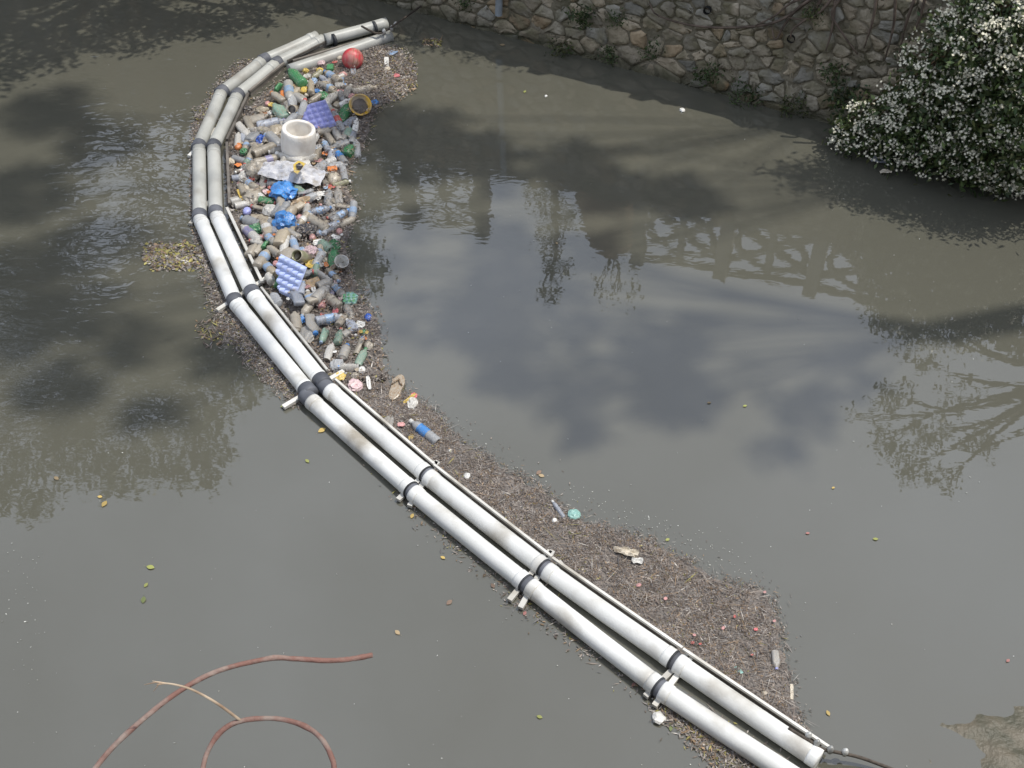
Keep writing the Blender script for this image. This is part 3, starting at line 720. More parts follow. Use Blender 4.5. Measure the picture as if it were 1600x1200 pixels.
    for (p, q) in stub.get(i, []):
        p, q = px(*p, .0), px(*q, .012); p.z = .022; q.z = .022; d = (q - p).normalized(); p = p - d * .3; sd_ = Vector((-d.y, d.x, 0))
        v, f = box((p + q) / 2, d * (q - p).length / 2, sd_ * .017, Vector((0, 0, .012))); rel(obj('crossbar', mesh_of('crossbar', v, f, M_railw, False)), r)
# ropes and their clips
M_rope = mat('wire_rope', lin(84, 76, 68), .8, lin(58, 52, 46), 40)
M_clip = mat('steel_clip', lin(196, 196, 192), .4, metal=.3)
def rope(pts, label, clips):
    o = empty('mooring_rope', pts[0]); tag(o, label, 'rope')
    P_ = smooth_path(pts, 5); v, f = tube(P_, .011, 6); rel(obj('cable', mesh_of('cable', v, f, M_rope)), o)
    for c in clips:
        v, f = tube([Vector(c) - Vector((0, 0, .02)), Vector(c) + Vector((0, 0, .012)), Vector(c) + Vector((.004, 0, .035))], [.016, .02, .009], 8)
        rel(obj('clip', mesh_of('clip', v, f, M_clip)), o)
rope([px(565, 41, .15), px(588, 52, .13), px(603, 48, .12), px(625, 33, .2), on_wall(657, 10, -.02), on_wall(665, 5, .1)], 'dark mooring rope from the far boom end to the stone wall',
     [px(612, 45, .14), px(618, 39, .16), px(600, 50, .12)])
rope([px(1232, 1138, .1), px(1262, 1156, .1), px(1284, 1170, .09), px(1310, 1176, .08), px(1345, 1184, .06), px(1400, 1204, .04), px(1500, 1240, .04)], 'thin mooring cable with white clips at the near boom end',
     [px(1263, 1150, .1), px(1276, 1162, .1), px(1297, 1172, .09), px(1320, 1176, .08)])

# ------------------------------------------------------------------ litter: shapes
SILT = lin(168, 157, 140)
PM = {}
def plastic(key, c, trans=0.0, dust=.4, rough=.24, c2=None):
    if key not in PM:
        PM[key] = mat('plastic_' + key, lin(*c), rough, lin(*(c2 or [x * .85 for x in c])), 14, .7, .0012, 40, rand=.10, trans=trans, dust=SILT, dust_amt=dust)
    return PM[key]
COL = {'clear': ((210, 212, 214), .45, .16), 'milky': ((222, 219, 212), .26, .24), 'dusty': ((190, 182, 168), .24, .42), 'beige': ((196, 182, 158), .16, .36), 'bluish': ((204, 210, 222), .38, .18),
       'green': ((84, 156, 104), .25, .16), 'mint': ((164, 200, 180), .35, .3), 'dkgreen': ((56, 122, 78), .2, .14), 'olive': ((150, 152, 116), .2, .4), 'brown': ((124, 96, 68), .05, .4),
       'white': ((236, 234, 228), 0, .12), 'blue': ((74, 142, 212), 0, .10), 'ltblue': ((160, 190, 224), .1, .25), 'royal': ((60, 104, 200), 0, .05), 'red': ((196, 88, 82), 0, .2), 'pink': ((214, 150, 150), 0, .3),
       'orange': ((226, 134, 66), 0, .15), 'yellow': ((210, 180, 84), 0, .18), 'black': ((58, 56, 60), 0, .25), 'lilac': ((168, 172, 226), 0, .05), 'trayblue': ((178, 190, 226), 0, .03), 'purple': ((148, 144, 186), 0, .3),
       'cream': ((224, 212, 190), 0, .3), 'card': ((176, 146, 104), 0, .3), 'aqua': ((164, 214, 204), .12, .08), 'grey': ((184, 182, 178), .3, .34), 'palepink': ((226, 196, 198), 0, .25), 'cork': ((152, 108, 84), 0, .2), 'hot': ((212, 112, 116), 0, .12)}
def pm(c): return plastic(c, COL[c][0], COL[c][1], COL[c][2])
PROF = {
 'water': [(0, .0), (.005, .8), (.03, 1), (.10, 1), (.125, .86), (.15, 1), (.20, 1), (.225, .86), (.25, 1), (.30, 1), (.325, .86), (.35, 1), (.56, 1), (.60, .86), (.66, 1), (.73, .97), (.80, .78), (.86, .50), (.895, .38), (.90, .44), (.912, .44), (.92, .36), (.955, .36)],
 'soda': [(0, .25), (.0, .7), (.03, .95), (.10, 1), (.30, .96), (.38, .90), (.46, .97), (.60, 1), (.70, .94), (.78, .78), (.85, .56), (.90, .38), (.91, .45), (.925, .45), (.93, .37), (.955, .37)],
 'jug': [(0, .2), (.0, .85), (.03, .98), (.12, 1), (.60, 1), (.68, .97), (.76, .80), (.84, .48), (.88, .40), (.955, .40)],
 'shampoo': [(0, .3), (.0, .85), (.04, 1), (.35, 1), (.55, .95), (.68, .90), (.76, .70), (.80, .45), (.84, .4), (.955, .4)]}
BM = {}
def bottle_mesh(kind, var, seg=16):
    k = (kind, var)
    if k in BM: return BM[k]
    rs = random.Random(hash(kind) % 997 if False else sum(map(ord, kind)) * 7 + var)
    pr = PROF[kind]; v, f = [], []
    off = Vector((rs.uniform(-50, 50), rs.uniform(-50, 50), rs.uniform(-50, 50)))
    crush = (0, .28, .5)[var % 3]; flat = (1, .82, .58)[var % 3]; bend = (0, .02, .06)[var % 3] * rs.choice((-1, 1))
    sq = kind in ('jug', 'shampoo')
    for t, r in pr:
        for s in range(seg):
            a = 2 * math.pi * s / seg; ca, sa = math.cos(a), math.sin(a)
            rr = r
            if sq and .0 <= t < .74:
                rr = r / max((abs(ca) ** 4 + abs(sa) ** 4) ** .25, .1) * .93
            body = 1 if t < .8 else 0.15
            nz = mn.noise(Vector((ca * 1.3, sa * 1.3, t * 5)) + off) + .5 * mn.noise(Vector((ca * 3, sa * 3, t * 11)) + off)
            rr *= 1 - crush * body * max(0, nz) * 1.0
            z = ca * rr * (1 - (1 - flat) * body); y = sa * rr * (1 + (1 - flat) * .35 * body)
            v.append((t - .5, y, z + 0)); 
    n = len(pr)
    v = [(x, y + bend * 3 * math.sin(math.pi * (x + .5)), z) for x, y, z in v]
    for i in range(n - 1):
        for s in range(seg):
            a, b = i * seg + s, i * seg + (s + 1) % seg; f.append((a, b, b + seg, a + seg))
    f.append(tuple(range(seg - 1, -1, -1))); f.append(tuple((n - 1) * seg + s for s in range(seg)))
    BM[k] = (v, f); return BM[k]
MC = {}
def shared(key, fn):
    if key not in MC: MC[key] = fn()
    return MC[key]
LAND = []     # named landmarks for the labels of the nameless fill
USED = {}
def orient(o, loc, d, roll=0.0, tilt=0.0):
    """x axis along ground direction d"""
    a = math.atan2(d.y, d.x)
    o.matrix_world = Matrix.Translation(loc) @ Matrix.Rotation(a, 4, 'Z') @ Matrix.Rotation(-tilt, 4, 'Y') @ Matrix.Rotation(roll, 4, 'X')
PLACED = []
def pile_z(x, y):
    """the heap is thicker near the boom and in its middle"""
    P = np.array([(455, 130), (480, 190), (440, 250), (450, 320), (450, 390), (470, 450), (500, 520)]); d = np.hypot(P[:, 0] - x, P[:, 1] - y).min()
    h = .075 * math.exp(-(d / 48) ** 2)
    return h * (1 if y < 470 else .45)
def bottle(p0, p1, wpx, color='clear', kind='water', var=0, cap=None, label=None, text=None, cat='bottle', lift=None, group=None, tilt=None):
    """p0 base pixel, p1 mouth pixel"""
    cx, cy = (p0[0] + p1[0]) / 2, (p0[1] + p1[1]) / 2
    rad = wpx * .98 / scl(cy) / 2
    z = rad * .55 + (pile_z(cx, cy) if lift is None else lift)
    a, b = px(*p0, z), px(*p1, z); d = b - a; ln = max(d.length, rad * 2.3)
    ln = min(ln, rad * 7.5)
    def mk():
        v, f = bottle_mesh(kind, var); return mesh_of('bottle', v, f, pm(color))
    o = obj('plastic_bottle', shared(('b', kind, var, color), mk))
    PLACED.append((cx, cy, wpx * .5 + .25 * math.hypot(p1[0] - p0[0], p1[1] - p0[1])))
    orient(o, (a + b) / 2, d, random.uniform(0, 6.28) if kind in ('water', 'soda') else random.uniform(-.5, .5), random.uniform(-.12, .12) if tilt is None else tilt)
    bpy.context.view_layer.update if False else None
    o.scale = (ln, rad, rad)
    if cap:
        def mkc():
            v, f = tube([(.405, 0, 0), (.42, 0, 0), (.49, 0, 0), (.5, 0, 0)], [.43, .46, .46, .40], 14); return mesh_of('cap', v, f, pm(cap))
        obj('cap', shared(('c', cap), mkc), o)
    if label:
        def mkl():
            v, f = bottle_mesh(kind, var); seg = 16
            pr = PROF[kind]; i0 = min(i for i, q in enumerate(pr) if q[0] >= .34); i1 = max(i for i, q in enumerate(pr) if q[0] <= .66)
            vv = [(x, y * 1.03, z * 1.03) for x, y, z in v[i0 * seg:(i1 + 1) * seg]]
            if i1 - i0 < 1: return None
            ff = [(i * seg + s, i * seg + (s + 1) % seg, (i + 1) * seg + (s + 1) % seg, (i + 1) * seg + s) for i in range(i1 - i0) for s in range(seg)]
            return mesh_of('label', vv, ff, pm(label))
        ml = shared(('l', kind, var, label), mkl)
        if ml: obj('label', ml, o)
    tag(o, text, cat, group)
    return o
def blob_mesh(var, sub=3, rough_=.35, flat=.6, ears=0):
    bm = bmesh.new(); bmesh.ops.create_icosphere(bm, subdivisions=sub, radius=1)
    off = Vector((var * 13.7, var * 5.1, var * 9.3))
    for w in bm.verts:
        p = w.co.copy(); q = p * 1.5 + off
        r = 1 - rough_ * abs(mn.noise(q)) * 1.2 - rough_ * .7 * abs(mn.noise(q * 2.3)) - rough_ * .4 * abs(mn.noise(q * 5)) + .25 * rough_
        w.co = p * r; w.co.z *= flat
        if ears and p.z > .55:
            k = (p.z - .55) / .45; w.co.z += k * .5 * ears; w.co.x *= 1 - .55 * k; w.co.y *= 1 - .55 * k
            if p.z > .9: w.co.x *= 2.4; w.co.y *= 1.6
    v = [tuple(w.co) for w in bm.verts]; f = [tuple(w.index for w in q.verts) for q in bm.faces]; bm.free()
    return v, f
def blob(x, y, w, h, color, text, cat='bag', name='plastic_bag', var=0, rough_=.5, flat=.6, ears=0, lift=None, rot=None, sub=3, smooth=True, group=None):
    """w, h: pixel size in the picture; made round on the ground"""
    s = scl(y); rx = w / s / 2; rz = rx * flat
    ry = max(rx * .6, min(rx * 1.5, h / s / 2 / .75))
    z = rz * .45 + (pile_z(x, y) if lift is None else lift)
    key = ('bl', var, rough_, flat, ears, color, sub, smooth)
    o = obj(name, shared(key, lambda: mesh_of(name, *blob_mesh(var, sub, rough_, flat, ears), pm(color), smooth)), loc=px(x, y, z), rot=(random.uniform(-.2, .2), random.uniform(-.2, .2), rot if rot is not None else 0), scale=(rx, ry, rx))
    PLACED.append((x, y, max(w, h) * .5)); tag(o, text, cat, group)
    return o
def sheet_mesh(var, n=9, amp=.16):
    v, f = [], []; off = Vector((var * 3.3, var * 7.7, 0))
    for i in range(n):
        for j in range(n):
            x, y = i / (n - 1) * 2 - 1, j / (n - 1) * 2 - 1
            e = 1 - .18 * max(0, mn.noise(Vector((x * 2, y * 2, 5)) + off)) - .2 * (x * x * y * y)
            z = amp * (mn.noise(Vector((x * 1.6, y * 1.6, 0)) + off) * 1.6 + abs(mn.noise(Vector((x * 4, y * 4, 1)) + off)))
            v.append((x * e, y * e, z))
    for i in range(n - 1):
        for j in range(n - 1): f.append((i * n + j, (i + 1) * n + j, (i + 1) * n + j + 1, i * n + j + 1))
    # a second skin just under it gives the film its thickness
    m = len(v); v += [(x * .985, y * .985, z - .02) for x, y, z in v]; f += [tuple(q + m for q in reversed(w)) for w in f]
    for k in list(range(n - 1)):
        for a, b in ((k * n, (k + 1) * n), (k * n + n - 1, (k + 1) * n + n - 1), (k, k + 1), ((n - 1) * n + k, (n - 1) * n + k + 1)):
            f.append((a, b, b + m, a + m))
    return v, f
def scrap(x, y, w, h, color, text, cat='wrapper', name='wrapper', var=0, ang=0.0, lift=None, amp=.22, group=None, tilt=0.0):
    s = scl(y); z = .025 + (pile_z(x, y) if lift is None else lift)
    o = obj(name, shared(('sh', var, color, amp), lambda: mesh_of(name, *sheet_mesh(var, 9, amp), pm(color), False)), loc=px(x, y, z), rot=(tilt + random.uniform(-.2, .2), random.uniform(-.2, .2), math.radians(ang)), scale=(w / s / 2, h / s / 2 / .7, (w + h) / s / 4))
    PLACED.append((x, y, max(w, h) * .45)); tag(o, text, cat, group)
    return o
def boxy(x, y, w, h, color, text, cat='carton', name='carton', ang=0.0, deep=.5, lift=None, tilt=0.2, cap=None):
    s = scl(y); L_, Wd = h / s / .75, w / s; z = Wd * deep * .5 + (pile_z(x, y) if lift is None else lift)
    def mk():
        bm = bmesh.new(); bmesh.ops.create_cube(bm, size=1)
        bmesh.ops.bevel(bm, geom=bm.edges[:], offset=.06, segments=2, affect='EDGES')
        for q in bm.verts: q.co += Vector((mn.noise(q.co * 3), mn.noise(q.co * 3 + Vector((9, 0, 0))), mn.noise(q.co * 3 + Vector((0, 9, 0))))) * .07
        me_ = bpy.data.meshes.new(name); bm.to_mesh(me_); bm.free(); me_.materials.append(pm(color)); return me_
    o = obj(name, shared(('bx', color, name), mk), loc=px(x, y, z), rot=(tilt, random.uniform(-.1, .1), math.radians(ang)), scale=(Wd, L_, Wd * deep))
    if cap:
        v, f = tube([(0, .5, 0), (0, .56, 0)], .2, 10); obj('cap', mesh_of('cap', v, f, pm(cap)), o)
    PLACED.append((x, y, max(w, h) * .5)); tag(o, text, cat)
    return o
def lathe(prof, seg=28, wob=0.0):
    v, f = [], []
    for i, (r, z) in enumerate(prof):
        for s in range(seg):
            a = 2 * math.pi * s / seg; k = 1 + wob * mn.noise(Vector((math.cos(a) * 2, math.sin(a) * 2, z * 9)))
            v.append((r * k * math.cos(a), r * k * math.sin(a), z))
    for i in range(len(prof) - 1):
        for s in range(seg):
            a, b = i * seg + s, i * seg + (s + 1) % seg; f.append((a, b, b + seg, a + seg))
    return v, f

# ------------------------------------------------------------------ litter: the things one can name
# white foam tub
tub = obj('foam_tub', mesh_of('foam_tub', *lathe([(.02, 0), (.150, 0), (.164, .03), (.178, .10), (.182, .19), (.178, .27), (.171, .315), (.163, .322), (.135, .322), (.128, .315), (.130, .27), (.125, .22), (.118, .20), (.118, .14), (.0, .14)], 40, .02),
        mat('tub_foam', lin(240, 236, 228), .75, lin(226, 220, 210), 8, .3, .004, 60, dust=lin(196, 182, 164), dust_amt=.15)), loc=px(466, 246, .01), rot=(math.radians(4), math.radians(7), .4), scale=(.84, .84, .95))
tag(tub, 'big white foam tub standing upright in the heap', 'tub'); PLACED.append((468, 225, 34))
LAND.append(((468, 222), 'white foam tub'))
# red ball with a dark band
s = scl(90); R_ = 16.5 / s
bm = bmesh.new(); bmesh.ops.create_uvsphere(bm, u_segments=32, v_segments=20, radius=R_); me = bpy.data.meshes.new('ball'); bm.to_mesh(me); bm.free(); me.materials.append(plastic('ballred', (196, 66, 72), 0, .28, .45)); me.polygons.foreach_set('use_smooth', [True] * len(me.polygons))
ball = obj('red_ball', me, loc=px(551, 92, R_ * .75)); tag(ball, 'red ball with a dark band at the far end of the heap', 'ball'); PLACED.append((551, 92, 18))
v, f = [], []
for k in range(33):
    a = 2 * math.pi * k / 32
    for w in (-.22, .22): v.append((w * R_ * 1.0, math.cos(a) * R_ * 1.005 * math.cos(w * .9), math.sin(a) * R_ * 1.005 * math.cos(w * .9)))
f = [(2 * k, 2 * k + 1, 2 * k + 3, 2 * k + 2) for k in range(32)]
b_ = obj('band', mesh_of('band', v, f, pm('cork')), ball, rot=(0, .35, .3)); LAND.append(((551, 92), 'red ball'))
# yellow bowl
s = scl(160); R_ = 16.5 / s
bowl = obj('yellow_bowl', mesh_of('yellow_bowl', *lathe([(.01, -.45 * R_), (.6 * R_, -.45 * R_), (.72 * R_, -.40 * R_), (.90 * R_, -.05 * R_), (.94 * R_, .08 * R_), (1.06 * R_, .10 * R_), (1.06 * R_, .04 * R_), (.92 * R_, .0), (.86 * R_, -.05 * R_), (.66 * R_, -.36 * R_), (0, -.38 * R_)][::-1], 32),
        plastic('bowl', (214, 168, 40), 0, .25)), loc=px(563, 164, .11), rot=(.62, math.radians(14), 0)); tag(bowl, 'yellow plastic bowl with muddy inside at the edge of the heap', 'bowl'); PLACED.append((563, 162, 18))
v, f = lathe([(.0, -.30 * R_), (.72 * R_, -.24 * R_), (.74 * R_, -.27 * R_), (0, -.34 * R_)][::-1], 20, .3); obj('mud', mesh_of('mud', v, f, M_sludge), bowl); LAND.append(((563, 162), 'yellow bowl'))
# egg trays
def egg_tray(center, z, size, rotz, tilt, color, text, nx=5, ny=5, cut=None):
    g_ = 8; NX, NY = nx * g_ + 1, ny * g_ + 1; v, f = [], []
    for i in range(NX):
        for j in range(NY):
            a, b = i / g_, j / g_; z_ = (abs(math.sin(math.pi * a)) * abs(math.sin(math.pi * b))) ** .8
            ed = min(i, j, NX - 1 - i, NY - 1 - j); z_ = z_ if ed > 1 else 0
            v.append(((a / nx - .5) * size * nx / 5, (b / ny - .5) * size * ny / 5, z_ * size * .13))
    for i in range(NX - 1):
        for j in range(NY - 1):
            if cut and cut(i / (NX - 1), j / (NY - 1)): continue
            f.append((i * NY + j, (i + 1) * NY + j, (i + 1) * NY + j + 1, i * NY + j + 1))
    o = obj('egg_tray', mesh_of('egg_tray', v, f, mat('tray_' + color, lin(*COL[color][0]), .7, lin(*[c * .93 for c in COL[color][0]]), 10, .3, dust=SILT, dust_amt=.05)), loc=px(*center, z), rot=(tilt, 0, math.radians(rotz)))
    o.modifiers.new('thickness', 'SOLIDIFY').thickness = .004
    tag(o, text, 'egg tray'); return o
egg_tray((495, 182), .13, .28, 28, .5, 'lilac', 'lilac moulded egg tray behind the white foam tub', 5, 5, lambda a, b: a + (1 - b) * .9 < .42)
egg_tray((449, 433), .15, .275, -36, .85, 'trayblue', 'pale blue egg tray lying near the boom', 5, 5, lambda a, b: a + b * .6 < .42)
PLACED += [(496, 185, 24), (450, 425, 22), (447, 448, 18)]; LAND += [((496, 183), 'lilac egg tray'), ((450, 430), 'pale blue egg tray')]
# torn white sack
def sack():
    v, f = [], []; n, m = 26, 14
    for i in range(n):
        for j in range(m):
            x, y = i / (n - 1) * 2 - 1, j / (m - 1) * 2 - 1
            r = 1 - .22 * abs(x) ** 3
            q = Vector((x * 1.7, y * 1.3, 3.3))
            z = .34 * (1 - .75 * y * y) * (1 - .5 * x * x) + .17 * abs(mn.noise(q * 2)) + .07 * abs(mn.noise(q * 5))
            v.append((x + .06 * mn.noise(q * 2.5), y * r * .52 + .05 * mn.noise(q * 3), z))
    for i in range(n - 1):
        for j in range(m - 1): f.append((i * m + j, (i + 1) * m + j, (i + 1) * m + j + 1, i * m + j + 1))
    return v, f
s = scl(275)
sk = obj('torn_sack', mesh_of('torn_sack', *sack(), mat('sack', lin(232, 230, 230), .6, lin(206, 206, 212), 6, .4, .01, 40, dust=lin(160, 150, 136), dust_amt=.2), False), loc=px(459, 276, .075), rot=(-.12, .05, math.radians(-12)), scale=50 / s)
sk.modifiers.new('thickness', 'SOLIDIFY').thickness = .012
tag(sk, 'torn white woven sack with yellow and black patch below the foam tub', 'sack'); PLACED += [(440, 275, 24), (475, 275, 24)]; LAND.append(((459, 275), 'torn white sack'))
def patch(px0, pts, color, nm='printed_patch', lift=.02):
    v = []
    inv = sk.matrix_basis.inverted()
    for (x, y, z) in pts: v.append(inv @ px(x, y, z))
    return obj(nm, mesh_of(nm, v, [tuple(range(len(v)))], pm(color), False), sk)
for nm, pts, cc, zz in (('yellow_patch', [(458, 257), (466, 251), (478, 255), (473, 262), (465, 272), (459, 268)], 'yellow', .255), ('black_patch', [(462, 257), (468, 254), (474, 259), (470, 265), (464, 264)], 'black', .265)):
    patch(None, [(x, y, zz) for x, y in pts], cc, nm)

for a in [
 (443, 300, 46, 34, 'blue', 'bright blue knotted bag below the torn sack', 1, .55, .7, .5),
 (445, 345, 40, 30, 'blue', 'round blue bag in the middle of the heap', 2, .45, .75, 0),
 (408, 219, 19, 16, 'royal', 'small royal blue bag left of the foam tub', 3, .6, .8, .3),
 (381, 237, 14, 12, 'green', 'small bright green bag near the inner rail', 4, .5, .8, 0),
 (585, 161, 15, 11, 'blue', 'little blue bag just right of the yellow bowl', 5, .5, .6, 0),
 (504, 150, 20, 16, 'green', 'crumpled green bag above the lilac egg tray', 6, .55, .7, .2),
 (478, 360, 42, 22, 'black', 'flat black bag right of the round blue bag', 7, .5, .45, 0),
 (521, 386, 24, 38, 'dkgreen', 'long crumpled green bag at the right edge of the heap', 8, .6, .6, 0),
 (485, 393, 32, 22, 'palepink', 'pale pink printed bag below the black bag', 9, .6, .5, 0),
 (547, 467, 27, 25, 'aqua', 'pale aqua bag with green print at the right edge of the heap', 10, .4, .6, 0),
 (470, 500, 17, 13, 'blue', 'small blue bag beside the white pipes below the pale egg tray', 11, .55, .5, 0),
 (555, 602, 26, 24, 'palepink', 'pale pink bag where the heap thins out', 12, .45, .55, 0),
 (526, 570, 26, 20, 'clear', 'clear film bag lying against the white boom', 13, .45, .5, 0),
 (480, 523, 26, 30, 'grey', 'grey film bag stuck to the boom', 14, .35, .4, 0),
 (897, 804, 22, 16, 'aqua', 'teal green bag alone on the brown mat', 15, .3, .5, 0),
 (490, 127, 13, 11, 'ltblue', 'light blue scrunched bag below the green bottle', 16, .5, .7, 0),
 (410, 173, 24, 16, 'beige', 'beige pouch with orange smear near the boom bend', 17, .4, .6, 0),
 (400, 265, 36, 30, 'dusty', 'large dusty crushed jug left of the torn sack', 18, .4, .7, 0),
 (396, 308, 32, 28, 'dusty', 'dusty crumpled jug left of the bright blue bag', 19, .4, .7, 0),
 (382, 275, 22, 20, 'milky', 'milky bag with pink edge near the inner rail', 20, .45, .6, 0),
 (432, 208, 30, 26, 'beige', 'broad beige canister against the left of the foam tub', 21, .25, .8, 0),
 (536, 117, 15, 10, 'pink', 'pinkish pouch below the red ball', 22, .35, .6, 0),
 (645, 632, 20, 22, 'milky', 'crumpled milky wrapper right of the sandal', 23, .5, .5, 0),
 (452, 400, 36, 26, 'dusty', 'wide dusty tub lid under the pale egg tray', 24, .2, .5, 0),
 (384, 170, 22, 12, 'black', 'dark crushed film next to the rail bend', 25, .5, .5, 0),
 (500, 110, 14, 10, 'yellow', 'yellow orange crumpled packet below the far pipes', 26, .5, .6, 0),
 (478, 111, 11, 9, 'yellow', 'small yellow packet right of the green bottle', 27, .5, .7, 0),
 (501, 98, 15, 12, 'palepink', 'white and purple packet near the far pipes', 28, .5, .6, 0),
 (422, 330, 26, 20, 'milky', 'milky crushed cup left of the round blue bag', 29, .4, .8, 0),
 (403, 356, 30, 18, 'green', 'green crumpled bag left of the round blue bag', 30, .5, .5, 0)]:
    x, y, w, h_, c, t, vr, rg, fl, er = a
    o = blob(x, y, w, h_, c, t, var=vr, rough_=rg, flat=fl, ears=er, smooth=False)
for q, t in (((443, 300), 'bright blue knotted bag'), ((445, 345), 'round blue bag'), ((478, 360), 'flat black bag'), ((521, 386), 'long green bag'), ((547, 467), 'pale aqua bag'), ((485, 393), 'pale pink printed bag'), ((470, 500), 'small blue bag')): LAND.append((q, t))
# green print on the aqua bag
ag = [o for o in bpy.data.objects if o.name.startswith('plastic_bag') and 'aqua bag with' in o.get('label', '')][0]
inv = ag.matrix_basis.inverted()
v, f = [], []
for k in range(9):
    p = px(538 + (k % 3) * 7 + random.uniform(-1, 1), 461 + (k // 3) * 4.5, .085); q = [inv @ (p + Vector(d_)) for d_ in ((-.016, 0, 0), (0, -.012, -.006), (.016, .003, 0), (0, .012, .004))]
    o_ = len(v); v += q; f.append((o_, o_ + 1, o_ + 2, o_ + 3))
obj('print', mesh_of('print', v, f, pm('green'), False), ag)

# balls and round things
for x, y, w, c, t, cat in [(515, 91, 9, 'cream', 'cream foam ball left of the red ball', 'foam ball'), (530, 90, 10, 'cream', 'cream foam ball touching the red ball', 'foam ball'),
        (530, 362, 11, 'pink', 'salmon pink ball at the right edge of the heap', 'ball'), (488, 371, 11, 'pink', 'pink ball beside the black bag', 'ball'), (468, 340, 11, 'pink', 'dull pink ball right of the round blue bag', 'ball'),
        (521, 280, 22, 'cream', 'cracked cream foam ball right of the torn sack', 'foam ball'), (386, 330, 14, 'lilac', 'pale lilac round container near the inner rail', 'container'),
        (418, 162, 9, 'pink', 'small pink ball near the boom bend', 'ball'), (372, 229, 12, 'orange', 'orange ball against the inner rail', 'ball'), (518, 459, 10, 'purple', 'grey purple lid near the pale aqua bag', 'lid'),
        (575, 496, 12, 'royal', 'royal blue cap floating off the heap', 'cap'), (568, 519, 9, 'green', 'green cap floating below the royal blue one', 'cap'), (481, 157, 0, 'cream', '', '')]:
    if not w: continue
    blob(x, y, w, w, c, t, cat, 'foam_ball' if 'foam' in t else 'round_float', var=int(x) % 9, rough_=.12, flat=.9, sub=3)
# cartons, cans and sticks
boxy(443, 151, 9, 18, 'orange', 'orange stick-like carton near the boom bend', ang=5)
boxy(475, 141, 9, 9, 'yellow', 'small yellow box below the green bottle', name='small_box', cat='box')
boxy(377, 306, 8, 20, 'yellow', 'narrow yellow carton by the inner rail', ang=25)
boxy(385, 295, 12, 12, 'cream', 'cream carton right above the narrow yellow one', ang=-20)
boxy(412, 284, 11, 26, 'cream', 'long cream carton standing left of the torn sack', ang=-12, tilt=.5)
boxy(531, 419, 9, 13, 'orange', 'orange card hanging below the white cup', ang=-5, deep=.3)
boxy(404, 245 - 12, 12, 10, 'beige', 'beige box left of the white foam tub', name='small_box', cat='box')
boxy(361, 253, 11, 10, 'cream', 'cream box against the inner rail', name='small_box', cat='box', ang=15)
boxy(490, 443, 22, 14, 'card', 'torn brown cardboard right of the pale egg tray', ang=30, deep=.15)
boxy(519, 265, 15, 7, 'orange', 'orange chunk above the cracked foam ball', name='plastic_chunk', cat='plastic scrap', ang=15)
boxy(514, 424, 8, 24, 'brown', 'brown plank stub left of the white cup', name='plank_stub', cat='plank', ang=-40, deep=.5)
boxy(497, 380, 14, 8, 'white', 'white foam chunk above the pale pink printed bag', name='foam_chunk', cat='foam', ang=10)
boxy(505, 394, 9, 9, 'cream', 'cream foam chunk right of the pale pink printed bag', name='foam_chunk', cat='foam', ang=30)
boxy(465, 178, 7, 14, 'bluish', 'small blue flask left of the lilac egg tray', name='flask', cat='flask', ang=-5, cap='blue')
boxy(491, 455, 7, 11, 'white', 'small white chunk right of the pale egg tray tip', name='foam_chunk', cat='foam', ang=20)
boxy(534, 127, 7, 11, 'ltblue', 'light blue can on the leaf litter', name='can', cat='can', ang=5)
boxy(516, 107, 10, 9, 'green', 'green tub left of the red ball', name='small_tub', cat='tub', deep=.9)
boxy(552, 111, 8, 13, 'bluish', 'blue grey vial under the red ball', name='vial', cat='vial', ang=8, cap='white')
boxy(604, 98, 7, 17, 'white', 'white tube on the leaf litter right of the red ball', name='tube', cat='tube', ang=5)
blob(605, 108, 12, 9, 'cream', 'cream foam lump below the white tube', 'foam', 'foam_chunk', var=3, rough_=.4, smooth=False)
scrap(614, 82, 16, 9, 'ltblue', 'light blue scrap at the far tip of the heap', var=3, ang=-10)
scrap(620, 118, 10, 6, 'hot', 'bright pink scrap at the edge of the leaf litter', var=4, ang=10)
scrap(523, 97, 9, 5, 'red', 'red orange shard between the foam balls', var=5)
scrap(500, 303, 28, 10, 'white', 'white film strip below the torn sack', var=6, ang=10)
scrap(515, 290, 20, 6, 'red', 'red strip right of the torn sack', var=7, ang=-18)
scrap(493, 308, 18, 10, 'white', 'white paper scrap right of the bright blue bag', var=8, ang=-25)
scrap(466, 316, 40, 10, 'card', 'curled brown bark strip below the bright blue bag', 'bark', 'bark_strip', 9, 28)
scrap(524, 486, 10, 9, 'hot', 'red scrap below the pale aqua bag', var=10)
scrap(640, 622, 6, 18, 'yellow', 'yellow strip right of the sandal', var=11, ang=-45)
scrap(647, 618, 10, 8, 'hot', 'red and yellow packet corner above the milky wrapper', var=12)
scrap(627, 663, 12, 8, 'pink', 'dull red scrap left of the blue labelled bottle', var=13)
scrap(607, 660, 16, 22, 'grey', 'grey film disc tucked against the boom', var=14)
scrap(576, 598, 7, 22, 'white', 'white strap left of the sandal', 'strap', 'strap', 15, 12)
scrap(487, 412, 20, 18, 'yellow', 'yellow flowered label sheet beside the dusty tub lid', var=16, ang=20)
scrap(412, 175, 14, 8, 'orange', 'orange film on the beige pouch', var=17)
scrap(384, 268, 20, 5, 'hot', 'pink rim scrap on the milky bag', var=18, ang=-8)
scrap(978, 862, 44, 11, 'cream', 'long crumpled cream rag on the brown mat', 'rag', 'rag', 19, -25, amp=.35)
scrap(996, 875, 18, 10, 'white', 'white end piece of the cream rag', 'rag', 'rag', 20, -10, amp=.35)
